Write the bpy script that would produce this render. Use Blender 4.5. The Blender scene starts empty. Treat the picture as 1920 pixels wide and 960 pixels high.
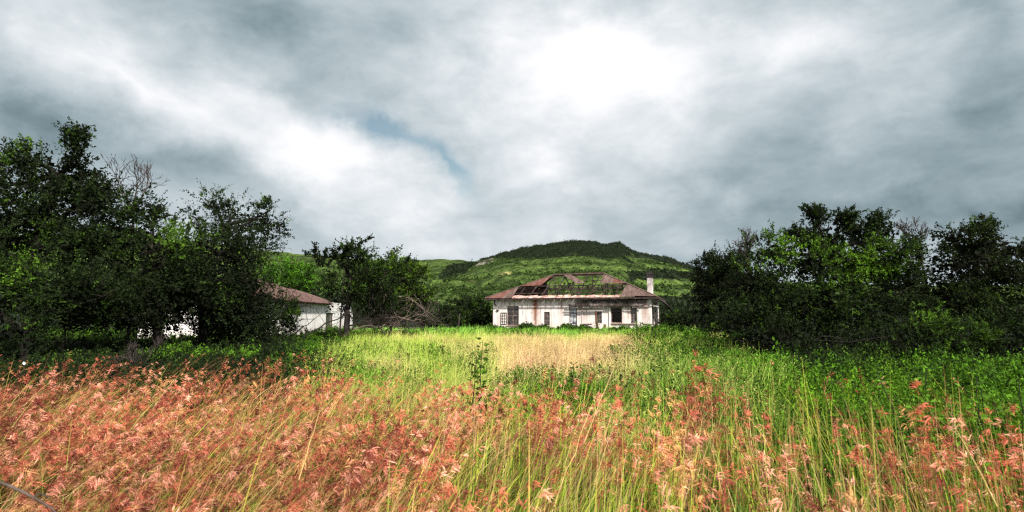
import bpy, math
import numpy as np
from math import radians, sin, cos, pi

SC = bpy.context.scene
COL = SC.collection

# ------------------------------------------------------------------ camera
FPX = 1050.0
TILT = math.atan(110 / FPX)
CT, ST = cos(TILT), sin(TILT)
EYE = 1.65
cam_d = bpy.data.cameras.new('camera')
cam = bpy.data.objects.new('camera', cam_d)
COL.objects.link(cam)
cam_d.sensor_width = 36.0
cam_d.lens = 36.0 * FPX / 1920.0
cam_d.clip_start = 0.05
cam_d.clip_end = 12000
cam.location = (0, 0, EYE)
cam.rotation_euler = (radians(90) + TILT, 0, 0)
cam_d.dof.use_dof = True
cam_d.dof.focus_distance = 30.0
cam_d.dof.aperture_fstop = 2.8
SC.camera = cam


def ray(px, py):
    x = (px - 960) / FPX
    y = -(py - 480) / FPX
    return np.array([x, CT - y * ST, ST + y * CT])


def at(px, py, Y):
    """world point seen at photo pixel (px,py) at distance Y in front of the camera"""
    d = ray(px, py)
    return np.array([0, 0, EYE]) + d * (Y / d[1])


# ------------------------------------------------------------------ world
SUN_EL, SUN_AZ = 39.0, 150.0           # azimuth clockwise from +Y (view direction)
world = bpy.data.worlds.new('World')
SC.world = world
world.use_nodes = True
wn, wl = world.node_tree.nodes, world.node_tree.links
wn.clear()


def N(tree_nodes, typ, **kw):
    n = tree_nodes.new(typ)
    for k, v in kw.items():
        if k == 'inp':
            for i, val in v.items():
                n.inputs[i].default_value = val
        else:
            setattr(n, k, v)
    return n


def wmath(op, a, b=None, c=None, clamp=False):
    n = wn.new('ShaderNodeMath')
    n.operation = op
    n.use_clamp = clamp
    for i, s in enumerate((a, b, c)):
        if s is None:
            continue
        if isinstance(s, (int, float)):
            n.inputs[i].default_value = s
        else:
            wl.new(s, n.inputs[i])
    return n.outputs[0]


tc = wn.new('ShaderNodeTexCoord')
sep = wn.new('ShaderNodeSeparateXYZ')
wl.new(tc.outputs['Generated'], sep.inputs[0])
az = wmath('ARCTAN2', sep.outputs[0], sep.outputs[1])
el = wmath('ARCSINE', sep.outputs[2])
comb = wn.new('ShaderNodeCombineXYZ')
wl.new(az, comb.inputs[0])
wl.new(el, comb.inputs[1])
# turbulence pushes the cloud edges about
wz = N(wn, 'ShaderNodeTexNoise', inp={'Scale': 3.2, 'Detail': 8.0, 'Roughness': 0.60})
wl.new(tc.outputs['Generated'], wz.inputs['Vector'])
vs = N(wn, 'ShaderNodeVectorMath', operation='SUBTRACT')
wl.new(wz.outputs['Color'], vs.inputs[0])
vs.inputs[1].default_value = (0.5, 0.5, 0.5)
vm = N(wn, 'ShaderNodeVectorMath', operation='MULTIPLY')
wl.new(vs.outputs[0], vm.inputs[0])
vm.inputs[1].default_value = (0.34, 0.20, 0.0)
va = N(wn, 'ShaderNodeVectorMath', operation='ADD')
wl.new(comb.outputs[0], va.inputs[0])
wl.new(vm.outputs[0], va.inputs[1])
WARPED = va.outputs[0]


def spot(px, py, rx, ry, ang):
    """soft elliptical mass of cloud in direction space"""
    d = ray(px, py)
    d = d / np.linalg.norm(d)
    a, e = math.atan2(d[0], d[1]), math.asin(d[2])
    m = wn.new('ShaderNodeMapping')
    m.vector_type = 'TEXTURE'
    m.inputs['Location'].default_value = (a, e, 0)
    m.inputs['Rotation'].default_value = (0, 0, -radians(ang))
    kx = 1.0 / (1.0 + ((px - 960) / FPX) ** 2) ** 0.9
    m.inputs['Scale'].default_value = (max(rx * kx, ry * 0.6) * 1.6 / FPX, ry * 1.6 / FPX, 1)
    wl.new(WARPED, m.inputs[0])
    g = wn.new('ShaderNodeTexGradient')
    g.gradient_type = 'QUADRATIC_SPHERE'
    wl.new(m.outputs[0], g.inputs[0])
    return g.outputs['Fac']


SPOTS = [
    (1140, 130, 330, 200, 10, .36), (1100, 130, 170, 90, 25, .22), (1200, 190, 120, 80, 0, .12), (1480, 80, 300, 110, 5, .30), (950, 130, 160, 200, 0, .18),
    (300, 165, 460, 70, 24, .36), (600, 270, 300, 80, 22, .24), (760, 400, 330, 80, 12, .16), (640, 330, 170, 70, 30, .14),
    (60, 70, 200, 70, 25, .22), (330, 50, 120, 60, 20, .10), (1000, 330, 260, 130, 0, .20), (900, 455, 260, 50, 0, .14),
    (470, 40, 230, 80, 12, -.26), (20, 205, 190, 75, 25, -.28), (150, 240, 150, 50, 25, -.18), (290, 300, 260, 55, 10, -.24),
    (400, 335, 170, 35, 8, -.13), (0, 0, 120, 60, 0, -.12), (640, 215, 150, 40, 25, -.12), (790, 60, 220, 60, 20, -.10),
    (1800, 200, 260, 190, 0, -.20), (1860, 378, 330, 42, -6, -.34), (1900, 240, 130, 120, 0, -.12), (1500, 410, 180, 30, 0, -.12), (60, 25, 160, 50, 0, -.08), (1480, 330, 360, 70, 0, -.17), (1350, 470, 330, 55, 0, -.20),
    (1650, 400, 260, 50, 0, -.14), (1120, 55, 60, 50, 60, -.10), (540, 410, 200, 40, 8, -.10), (1900, 60, 120, 90, 0, -.10),
    (1350, 380, 300, 60, 0, -.10), (850, 250, 110, 90, 30, -.08), (1310, 30, 100, 40, 0, -.10), (1290, 420, 130, 30, 0, .06),
]
acc = None
for (px, py, rx, ry, ang, w) in SPOTS:
    s = spot(px, py, rx, ry, ang)
    acc = wmath('MULTIPLY_ADD', s, w * (0.95 if w > 0 else 0.80), 0.61 if acc is None else acc)
# fine cloud texture: long soft streaks and lumps
mp = N(wn, 'ShaderNodeMapping')
mp.inputs['Scale'].default_value = (1.0, 1.0, 1.9)
mp.inputs['Rotation'].default_value = (0.0, radians(22), 0.0)
wl.new(tc.outputs['Generated'], mp.inputs[0])
n1 = N(wn, 'ShaderNodeTexNoise', inp={'Scale': 2.4, 'Detail': 8.0, 'Roughness': 0.52, 'Distortion': 0.35})
wl.new(mp.outputs[0], n1.inputs['Vector'])
n2 = N(wn, 'ShaderNodeTexNoise', inp={'Scale': 7.0, 'Detail': 10.0, 'Roughness': 0.58, 'Distortion': 0.2})
wl.new(mp.outputs[0], n2.inputs['Vector'])
acc = wmath('MULTIPLY_ADD', wmath('SUBTRACT', n1.outputs['Fac'], 0.5), 0.24, acc)
acc = wmath('MULTIPLY_ADD', wmath('SUBTRACT', n2.outputs['Fac'], 0.5), 0.62, acc)
# extra sky brightness behind the camera, added to light the house walls
back = wmath('MULTIPLY', sep.outputs[1], -1.0, clamp=True)
acc = wmath('MULTIPLY_ADD', back, 0.6, acc)
# likewise unseen brightness added overhead as soft top lighting
high = N(wn, 'ShaderNodeMapRange', inp={'From Min': 0.60, 'From Max': 0.95, 'To Min': 0.0, 'To Max': 0.3})
wl.new(sep.outputs[2], high.inputs['Value'])
acc = wmath('ADD', acc, high.outputs[0])
acc = wmath('MAXIMUM', acc, 0.13)
below = N(wn, 'ShaderNodeMapRange', inp={'From Min': -0.03, 'From Max': 0.0, 'To Min': 0.03, 'To Max': 1.0})
wl.new(sep.outputs[2], below.inputs['Value'])
acc = wmath('MULTIPLY', acc, below.outputs[0])
tint = N(wn, 'ShaderNodeMapRange', inp={'From Min': 0.25, 'From Max': 0.95, 'To Min': 0.0, 'To Max': 1.0})
wl.new(acc, tint.inputs['Value'])
cm = N(wn, 'ShaderNodeMix', data_type='RGBA')
cm.inputs['A'].default_value = (3.75, 5.3, 5.95, 1)
cm.inputs['B'].default_value = (6.15, 6.2, 6.35, 1)
wl.new(tint.outputs[0], cm.inputs['Factor'])
cs = N(wn, 'ShaderNodeVectorMath', operation='SCALE')
wl.new(cm.outputs['Result'], cs.inputs[0])
wl.new(acc, cs.inputs['Scale'])
nish = wn.new('ShaderNodeTexSky')
nish.sky_type = 'NISHITA'
nish.sun_disc = False
nish.sun_elevation = radians(SUN_EL)
nish.sun_rotation = radians(SUN_AZ)
nish.altitude = 1500
# the gap where blue sky shows through
h1 = spot(700, 240, 75, 28, 18)
h2 = spot(795, 305, 85, 20, 38)
hole = wmath('MULTIPLY', wmath('ADD', wmath('MULTIPLY', h1, 1.6), wmath('MULTIPLY', h2, 1.3), clamp=True), 0.75)
hm = N(wn, 'ShaderNodeMix', data_type='RGBA')
wl.new(hole, hm.inputs['Factor'])
wl.new(cs.outputs[0], hm.inputs['A'])
nt = N(wn, 'ShaderNodeVectorMath', operation='MULTIPLY')
wl.new(nish.outputs[0], nt.inputs[0])
nt.inputs[1].default_value = (0.75, 0.80, 0.62)
wl.new(nt.outputs[0], hm.inputs['B'])
bg = N(wn, 'ShaderNodeBackground', inp={'Strength': 0.1})
wl.new(hm.outputs['Result'], bg.inputs['Color'])
wo = wn.new('ShaderNodeOutputWorld')
wl.new(bg.outputs[0], wo.inputs['Surface'])
world.cycles.sampling_method = 'NONE'

# ------------------------------------------------------------------ sun
sd = bpy.data.lights.new('sun', 'SUN')
sd.energy = 4.3
sd.angle = radians(3)
sd.color = (1.0, 0.95, 0.87)
sun = bpy.data.objects.new('sun', sd)
COL.objects.link(sun)
sun.rotation_euler = (radians(90 - SUN_EL), 0, radians(180 - SUN_AZ))

SC.view_settings.view_transform = 'Standard'
SC.view_settings.look = 'None'
SC.view_settings.exposure = 0.72
SC.view_settings.gamma = 1.0
SC.render.engine = 'CYCLES'
SC.cycles.max_bounces = 6
SC.cycles.diffuse_bounces = 3
SC.cycles.transmission_bounces = 3
SC.cycles.use_denoising = False
SC.cycles.use_light_tree = False
SC.cycles.use_adaptive_sampling = False
SC.cycles.sample_clamp_indirect = 4.0
SC.cycles.filter_width = 1.3

# ------------------------------------------------------------------ tags
def tag(o, label=None, cat=None, group=None, kind=None):
    if label: o['label'] = label
    if cat: o['category'] = cat
    if group: o['group'] = group
    if kind: o['kind'] = kind
    return o


def empty(name, loc=(0, 0, 0), rz=0.0):
    o = bpy.data.objects.new(name, None)
    o.empty_display_size = 0.3
    o.location = [float(a) for a in loc]
    o.rotation_euler = (0, 0, rz)
    COL.objects.link(o)
    return o


# ------------------------------------------------------------------ materials
def attr_mat(name, transl=0.25, rough=0.55, spec=0.25, noise=0.0):
    m = bpy.data.materials.new(name)
    m.use_nodes = True
    n, l = m.node_tree.nodes, m.node_tree.links
    n.clear()
    a = N(n, 'ShaderNodeAttribute', attribute_name='Col')
    col = a.outputs['Color']
    p = N(n, 'ShaderNodeBsdfPrincipled', inp={'Roughness': rough, 'Specular IOR Level': spec})
    o = n.new('ShaderNodeOutputMaterial')
    l.new(col, p.inputs['Base Color'])
    if transl > 0:
        t = n.new('ShaderNodeBsdfTranslucent')
        mc = N(n, 'ShaderNodeMix', data_type='RGBA', blend_type='MULTIPLY')
        mc.inputs['Factor'].default_value = 1.0
        mc.inputs['B'].default_value = (1.15, 1.15, 0.7, 1)
        l.new(col, mc.inputs['A'])
        l.new(mc.outputs['Result'], t.inputs['Color'])
        mx = N(n, 'ShaderNodeMixShader', inp={0: transl})
        l.new(p.outputs[0], mx.inputs[1])
        l.new(t.outputs[0], mx.inputs[2])
        l.new(mx.outputs[0], o.inputs[0])
    else:
        l.new(p.outputs[0], o.inputs[0])
    return m


def noise_mat(name, c1, c2, scale=3.0, detail=6.0, rough=0.85, stretch=(1, 1, 1), bump=0.0, c3=None, spec=0.2, ramp=(0.35, 0.65), bscale=None):
    m = bpy.data.materials.new(name)
    m.use_nodes = True
    n, l = m.node_tree.nodes, m.node_tree.links
    p = n['Principled BSDF']
    p.inputs['Roughness'].default_value = rough
    p.inputs['Specular IOR Level'].default_value = spec
    t = n.new('ShaderNodeTexCoord')
    mp_ = n.new('ShaderNodeMapping')
    mp_.inputs['Scale'].default_value = stretch
    l.new(t.outputs['Object'], mp_.inputs[0])
    no = N(n, 'ShaderNodeTexNoise', inp={'Scale': scale, 'Detail': detail, 'Roughness': 0.62})
    l.new(mp_.outputs[0], no.inputs['Vector'])
    r = n.new('ShaderNodeValToRGB')
    r.color_ramp.elements[0].position = ramp[0]
    r.color_ramp.elements[1].position = ramp[1]
    r.color_ramp.elements[0].color = (*c1, 1)
    r.color_ramp.elements[1].color = (*c2, 1)
    if c3:
        e = r.color_ramp.elements.new(sum(ramp) / 2)
        e.color = (*c3, 1)
    l.new(no.outputs['Fac'], r.inputs[0])
    l.new(r.outputs[0], p.inputs['Base Color'])
    if bump and name in ('bark', 'dead_wood'):
        b = N(n, 'ShaderNodeBump', inp={'Strength': bump, 'Distance': 0.05})
        nb = N(n, 'ShaderNodeTexNoise', inp={'Scale': bscale or scale * 4, 'Detail': 4.0})
        l.new(mp_.outputs[0], nb.inputs['Vector'])
        l.new(nb.outputs['Fac'], b.inputs['Height'])
        l.new(b.outputs[0], p.inputs['Normal'])
    return m


M = {}
M['leaf'] = attr_mat('leaf', 0.22, 0.7, 0.08)
M['grass'] = attr_mat('grass_blades', 0.18, 0.6, 0.15)
M['seed'] = attr_mat('seed_heads', 0.14, 0.7, 0.1)
M['terrain'] = attr_mat('hill_grass', 0.0, 0.95, 0.05)
M['bark'] = noise_mat('bark', (0.008, 0.006, 0.006), (0.032, 0.025, 0.021), 9, stretch=(1, 1, .35), bump=0.5)
M['dead'] = noise_mat('dead_wood', (0.07, 0.05, 0.042), (0.20, 0.15, 0.125), 6, bump=0.3)
M['deadtwig'] = noise_mat('dry_twigs', (0.025, 0.02, 0.02), (0.075, 0.056, 0.05), 3)
M['timber'] = noise_mat('charred_timber', (0.012, 0.009, 0.009), (0.10, 0.065, 0.055), 2.5, stretch=(1, 1, 1), bump=0.3, c3=(0.035, 0.024, 0.022))
M['greywood'] = noise_mat('weathered_timber', (0.02, 0.016, 0.016), (0.24, 0.20, 0.18), 2.2, c3=(0.075, 0.055, 0.05), bump=0.2)
M['frame'] = noise_mat('window_frame_paint', (0.05, 0.035, 0.03), (0.30, 0.22, 0.19), 5)
M['steel'] = noise_mat('rusty_window_steel', (0.03, 0.022, 0.02), (0.10, 0.07, 0.06), 8)
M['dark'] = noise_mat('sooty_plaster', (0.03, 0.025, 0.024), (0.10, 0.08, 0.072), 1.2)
M['soil'] = noise_mat('soil', (0.012, 0.014, 0.006), (0.05, 0.045, 0.02), 1.5, c3=(0.022, 0.026, 0.010))
M['flower'] = noise_mat('petal', (0.75, 0.68, 0.74), (0.85, 0.82, 0.85), 8)
M['ragged'] = noise_mat('rough_brick_rubble', (0.10, 0.05, 0.04), (0.42, 0.30, 0.26), 4)


def glass_mat(name, c, rough=0.25, scale=5.0):
    m = noise_mat(name, c, tuple(min(1, x * 2.2 + .04) for x in c), scale, rough=rough, spec=0.6)
    return m


M['glass_dark'] = glass_mat('dusty_dark_glass', (0.02, 0.016, 0.016))
M['glass_pale'] = glass_mat('dusty_pale_glass', (0.30, 0.31, 0.33))
M['glass_tan'] = glass_mat('boarded_brown_pane', (0.035, 0.026, 0.024))


def wall_mat(name, streaks, base=(0.80, 0.735, 0.70), grid=True):
    """white limewash over panels, with rust streaks and grime"""
    m = bpy.data.materials.new(name)
    m.use_nodes = True
    n, l = m.node_tree.nodes, m.node_tree.links
    p = n['Principled BSDF']
    p.inputs['Roughness'].default_value = 0.9
    p.inputs['Specular IOR Level'].default_value = 0.15
    t = n.new('ShaderNodeTexCoord')
    sp = n.new('ShaderNodeSeparateXYZ')
    l.new(t.outputs['Object'], sp.inputs[0])

    def mt(op, a, b=None, c=None, clamp=False):
        q = n.new('ShaderNodeMath')
        q.operation = op
        q.use_clamp = clamp
        for i, s in enumerate((a, b, c)):
            if s is None: continue
            if isinstance(s, (int, float)): q.inputs[i].default_value = s
            else: l.new(s, q.inputs[i])
        return q.outputs[0]

    def noise(scale, st=(1, 1, 1), det=5.0):
        mm = n.new('ShaderNodeMapping')
        mm.inputs['Scale'].default_value = st
        l.new(t.outputs['Object'], mm.inputs[0])
        q = N(n, 'ShaderNodeTexNoise', inp={'Scale': scale, 'Detail': det, 'Roughness': 0.65})
        l.new(mm.outputs[0], q.inputs['Vector'])
        return q.outputs['Fac']

    def mix(fac, a, b):
        q = N(n, 'ShaderNodeMix', data_type='RGBA')
        l.new(fac, q.inputs['Factor'])
        if isinstance(a, tuple): q.inputs['A'].default_value = (*a, 1)
        else: l.new(a, q.inputs['A'])
        q.inputs['B'].default_value = (*b, 1)
        return q.outputs['Result']

    big = mt('MULTIPLY', mt('SUBTRACT', noise(0.9), 0.45, clamp=True), 2.2, clamp=True)
    col = mix(big, base, (0.60, 0.50, 0.46))
    # vertical dirty runs, strongest high up under the eaves
    st = mt('SUBTRACT', noise(3.0, (1.4, 1.4, 0.16), 6), 0.50, clamp=True)
    hi = mt('MULTIPLY_ADD', sp.outputs[2], 0.35, 0.1, clamp=True)
    col = mix(mt('MULTIPLY', mt('MULTIPLY', st, hi), 6.5, clamp=True), col, (0.30, 0.21, 0.18))
    # rising damp and red dust splashed on the lowest half metre
    low = mt('SUBTRACT', 1.0, mt('MULTIPLY', sp.outputs[2], 0.95), clamp=True)
    col = mix(mt('MULTIPLY', mt('MULTIPLY', low, noise(2.2)), 1.1, clamp=True), col, (0.45, 0.27, 0.21))
    # speckled flaking
    fl = mt('MULTIPLY', mt('SUBTRACT', noise(2.3, (1, 1, 1.3), 6), 0.60, clamp=True), 9.0, clamp=True)
    col = mix(fl, col, (0.46, 0.33, 0.28))
    wob = mt('MULTIPLY', mt('SUBTRACT', noise(2.0, (0.3, 0.3, 1)), 0.5), 0.35)
    xx = mt('ADD', sp.outputs[0], wob)
    for (x0, w, amt) in streaks:
        g = mt('SUBTRACT', 1.0, mt('MULTIPLY', mt('ABSOLUTE', mt('SUBTRACT', xx, x0)), 1.0 / w), clamp=True)
        g = mt('MULTIPLY', mt('POWER', g, 1.6), amt)
        g = mt('MULTIPLY', g, mt('MULTIPLY_ADD', sp.outputs[2], 0.38, 0.05, clamp=True))
        col = mix(mt('MULTIPLY', g, mt('ADD', noise(5.0), 0.4), clamp=True), col, (0.26, 0.11, 0.07))
    if grid:
        # cover strips over the joints of the wall boards
        gx = mt('ABSOLUTE', mt('SUBTRACT', mt('FRACT', mt('MULTIPLY', sp.outputs[0], 1 / 1.22)), 0.5))
        gl = mt('LESS_THAN', gx, 0.016)
        gz = mt('ABSOLUTE', mt('SUBTRACT', sp.outputs[2], 2.36))
        gz2 = mt('ABSOLUTE', mt('SUBTRACT', sp.outputs[2], 1.72))
        gg = mt('MAXIMUM', gl, mt('LESS_THAN', mt('MINIMUM', gz, gz2), 0.018))
        col = mix(mt('MULTIPLY', gg, mt('MULTIPLY', noise(1.7), 0.75), clamp=True), col, (0.36, 0.29, 0.26))
    l.new(col, p.inputs['Base Color'])
    return m


M['wall'] = wall_mat('limewashed_boards', [(3.98, 0.55, 1.5), (3.98, .16, 2.4), (6.3, .5, .5), (8.3, .8, .6), (13.4, .5, 1.0), (12.0, .3, .7)])
M['wall2'] = wall_mat('limewashed_plaster', [], (0.88, 0.86, 0.84), grid=False)
M['sidewall'] = wall_mat('limewashed_side', [], (0.76, 0.71, 0.68), grid=False)
M['chimney'] = noise_mat('sooty_chimney_render', (0.12, 0.10, 0.095), (0.72, 0.68, 0.66), 1.3, stretch=(1, 1, .45), c3=(0.48, 0.44, 0.42), ramp=(.36, .58), bump=.3)
M['soot'] = noise_mat('chimney_soot', (0.012, 0.010, 0.010), (0.05, 0.042, 0.04), 2.0, bump=.3)


def rust_mat(name, c1, c2, c3, dirx):
    m = bpy.data.materials.new(name)
    m.use_nodes = True
    n, l = m.node_tree.nodes, m.node_tree.links
    p = n['Principled BSDF']
    p.inputs['Roughness'].default_value = 0.8
    p.inputs['Specular IOR Level'].default_value = 0.2
    t = n.new('ShaderNodeTexCoord')
    mp_ = n.new('ShaderNodeMapping')
    mp_.inputs['Scale'].default_value = (2.2, .45, .45) if dirx else (.45, 2.2, .45)
    l.new(t.outputs['Object'], mp_.inputs[0])
    no = N(n, 'ShaderNodeTexNoise', inp={'Scale': 1.6, 'Detail': 7.0, 'Roughness': 0.68})
    l.new(mp_.outputs[0], no.inputs['Vector'])
    r = n.new('ShaderNodeValToRGB')
    r.color_ramp.elements[0].position = 0.33
    r.color_ramp.elements[1].position = 0.68
    r.color_ramp.elements[0].color = (*c1, 1)
    r.color_ramp.elements[1].color = (*c2, 1)
    e = r.color_ramp.elements.new(0.5)
    e.color = (*c3, 1)
    l.new(no.outputs['Fac'], r.inputs[0])
    l.new(r.outputs[0], p.inputs['Base Color'])
    w = N(n, 'ShaderNodeTexWave', wave_type='BANDS', bands_direction='X' if dirx else 'Y', inp={'Scale': 3.3})
    l.new(t.outputs['Object'], w.inputs['Vector'])
    b = N(n, 'ShaderNodeBump', inp={'Strength': 0.15, 'Distance': 0.02})
    l.new(w.outputs['Fac'], b.inputs['Height'])
    l.new(b.outputs[0], p.inputs['Normal'])
    return m


M['rust'] = rust_mat('rusted_corrugated_iron', (0.06, 0.034, 0.028), (0.20, 0.14, 0.12), (0.115, 0.072, 0.06), True)
M['rustred'] = rust_mat('red_rusted_corrugated_iron', (0.09, 0.030, 0.022), (0.20, 0.12, 0.10), (0.14, 0.055, 0.04), True)
M['rusty'] = rust_mat('rusted_iron_side', (0.06, 0.032, 0.027), (0.22, 0.14, 0.12), (0.13, 0.07, 0.056), False)
M['ceil'] = noise_mat('peeling_pink_ceiling_board', (0.20, 0.10, 0.08), (0.66, 0.48, 0.42), 3.0, c3=(0.42, 0.27, 0.22))

# ------------------------------------------------------------------ numpy mesh tools
def vnoise(x, y, z=0.0, s=1.0, seed=0, octs=3):
    """smooth pseudo noise, roughly -1..1"""
    r = np.random.default_rng(1000 + seed)
    out = 0.0
    amp, tot = 1.0, 0.0
    f = 1.0 / s
    for o in range(octs):
        for k in range(4):
            d = r.normal(size=3)
            d /= np.linalg.norm(d)
            ph = r.uniform(0, 6.28, 2)
            q = (x * d[0] + y * d[1] + z * d[2]) * f * 5.0
            d2 = r.normal(size=3)
            q2 = (x * d2[0] + y * d2[1] + z * d2[2]) * f * 2.1
            out = out + amp * np.sin(q + 1.7 * np.sin(q2 + ph[1]) + ph[0]) * 0.5
        tot += amp
        amp *= 0.55
        f *= 2.07
    return out / tot


def unit(a):
    return a / np.maximum(np.linalg.norm(a, axis=-1, keepdims=True), 1e-9)


class Quads:
    def __init__(self):
        self.v, self.f, self.c, self.n = [], [], [], 0

    def add(self, v, f, c):
        v = np.asarray(v, np.float32).reshape(-1, 3)
        c = np.asarray(c, np.float32).reshape(-1, 3)
        if len(c) == 1:
            c = np.repeat(c, len(v), 0)
        self.v.append(v)
        self.f.append(np.asarray(f, np.int64).reshape(-1, 4) + self.n)
        self.c.append(c)
        self.n += len(v)

    def build(self, name, mat, parent=None, smooth=False, loc=None):
        v = np.concatenate(self.v)
        f = np.concatenate(self.f).astype(np.int32)
        c = np.concatenate(self.c)
        if loc is not None:
            v = v - np.asarray(loc, np.float32)
        me = bpy.data.meshes.new(name)
        me.vertices.add(len(v))
        me.vertices.foreach_set('co', v.ravel())
        me.loops.add(f.size)
        me.loops.foreach_set('vertex_index', f.ravel())
        me.polygons.add(len(f))
        me.polygons.foreach_set('loop_start', np.arange(0, f.size, 4, dtype=np.int32))
        if smooth:
            me.polygons.foreach_set('use_smooth', np.ones(len(f), bool))
        ca = me.color_attributes.new('Col', 'FLOAT_COLOR', 'POINT')
        ca.data.foreach_set('color', np.concatenate([np.clip(c, 0, 1), np.ones((len(c), 1), np.float32)], 1).astype(np.float32).ravel())
        me.update(calc_edges=True)
        me.materials.append(mat)
        o = bpy.data.objects.new(name, me)
        COL.objects.link(o)
        if parent is not None:
            o.parent = parent
        elif loc is not None:
            o.location = [float(a) for a in loc]
        return o


def tube(Q, pts, radii, sides=6, col=(0.3, 0.25, 0.2)):
    pts = np.asarray(pts, float)
    n = len(pts)
    radii = np.broadcast_to(np.asarray(radii, float), (n,))
    t = unit(np.gradient(pts, axis=0))
    ref = np.array([0.31, 0.17, 0.93]) if abs(t[0][2]) < 0.9 else np.array([0.9, 0.3, 0.1])
    a = unit(np.cross(t, ref))
    b = np.cross(t, a)
    an = np.linspace(0, 2 * pi, sides, endpoint=False)
    V = pts[:, None] + radii[:, None, None] * (np.cos(an)[None, :, None] * a[:, None] + np.sin(an)[None, :, None] * b[:, None])
    i = np.arange(n - 1)[:, None] * sides
    k = np.arange(sides)[None]
    k2 = (k + 1) % sides
    F = np.stack([i + k, i + k2, i + sides + k2, i + sides + k], -1)
    Q.add(V, F, [col])


def bent(p0, p1, r, n=6, amp=0.12, sag=0.0):
    """a crooked line between two points"""
    p0, p1 = np.asarray(p0, float), np.asarray(p1, float)
    L = np.linalg.norm(p1 - p0)
    t = np.linspace(0, 1, n)[:, None]
    p = p0 + (p1 - p0) * t
    w = np.sin(t * pi)
    p = p + w * r.normal(size=(1, 3)) * amp * L + (w ** 1) * r.normal(size=(n, 3)) * amp * 0.3 * L
    p[:, 2] += (w[:, 0]) * sag * L
    return p


def leaves(Q, pos, dirs, length, width, col, r, fold=0.0, droop=0.0):
    """diamond leaves: pos (N,3), dirs (N,3)"""
    n = len(pos)
    dirs = unit(dirs)
    side = unit(np.cross(dirs, r.normal(size=(n, 3))))
    length = np.broadcast_to(np.asarray(length, float), (n,))[:, None]
    width = np.broadcast_to(np.asarray(width, float), (n,))[:, None]
    nor = np.cross(side, dirs)
    mid = pos + dirs * length * 0.45 + nor * length * 0.10
    tip = pos + dirs * length
    tip[:, 2] -= droop * length[:, 0]
    V = np.stack([pos, mid + side * width / 2, tip, mid - side * width / 2], 1)
    F = np.arange(4 * n).reshape(n, 4)
    C = np.repeat(np.asarray(col, float).reshape(-1, 3) if len(np.shape(col)) > 1 else np.tile(col, (n, 1)), 4, 0)
    Q.add(V, F, C)


def blades(Q, base, h, w, lean, leandir, cb, ct, r, segs=3, curve=1.8):
    """grass blades as tapering curved strips"""
    n = len(base)
    ts = np.linspace(0, 1, segs + 1)
    wd = unit(np.cross(np.column_stack([r.normal(size=(n, 2)), np.zeros(n)]), [0, 0, 1.0]))
    ld = np.column_stack([np.cos(leandir), np.sin(leandir), np.zeros(n)])
    V = np.zeros((n, segs + 1, 2, 3))
    C = np.zeros((n, segs + 1, 2, 3))
    for i, t in enumerate(ts):
        p = base + ld * (lean * h * t ** curve)[:, None]
        p[:, 2] += h * t * (1 - 0.32 * np.minimum(lean, 1.4) * t)
        ww = (w * (1 - t ** 1.6) * 0.5 + w * 0.04)[:, None]
        V[:, i, 0] = p - wd * ww
        V[:, i, 1] = p + wd * ww
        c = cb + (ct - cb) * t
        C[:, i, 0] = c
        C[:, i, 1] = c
    b = (np.arange(n) * (segs + 1) * 2)[:, None]
    k = np.arange(segs)[None] * 2
    F = np.stack([b + k, b + k + 1, b + k + 3, b + k + 2], -1)
    Q.add(V, F, C.reshape(-1, 3))


# ------------------------------------------------------------------ ground and hills
def lerp(x, xs, ys):
    return np.interp(x, xs, ys)


def ground_z(x, y):
    return 0.05 * vnoise(x, y, 0, 9, 5, 2) * np.clip((np.hypot(x, y)) / 12, 0, 1)


def make_ground():
    Q = Quads()
    rr = np.concatenate([[0.0], np.geomspace(0.6, 90, 70), [140, 250, 500, 1000, 2500, 6000]])
    aa = np.linspace(0, 2 * pi, 145)
    R, A = np.meshgrid(rr, aa, indexing='ij')
    X, Y = R * np.cos(A), R * np.sin(A)
    Z = ground_z(X, Y) * (R < 95)
    V = np.stack([X, Y, Z], -1)
    nr, na = R.shape
    i = np.arange(nr - 1)[:, None] * na
    k = np.arange(na - 1)[None]
    F = np.stack([i + k, i + na + k, i + na + k + 1, i + k + 1], -1)
    Q.add(V, F, [(0.06, 0.07, 0.02)])
    o = Q.build('ground', M['soil'], smooth=True)
    tag(o, kind='structure')


make_ground()

# skyline heights are given in photo pixels above the horizon row (590)
def gauss(x, c, w):
    return np.exp(-((x - c) / w) ** 2)


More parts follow.
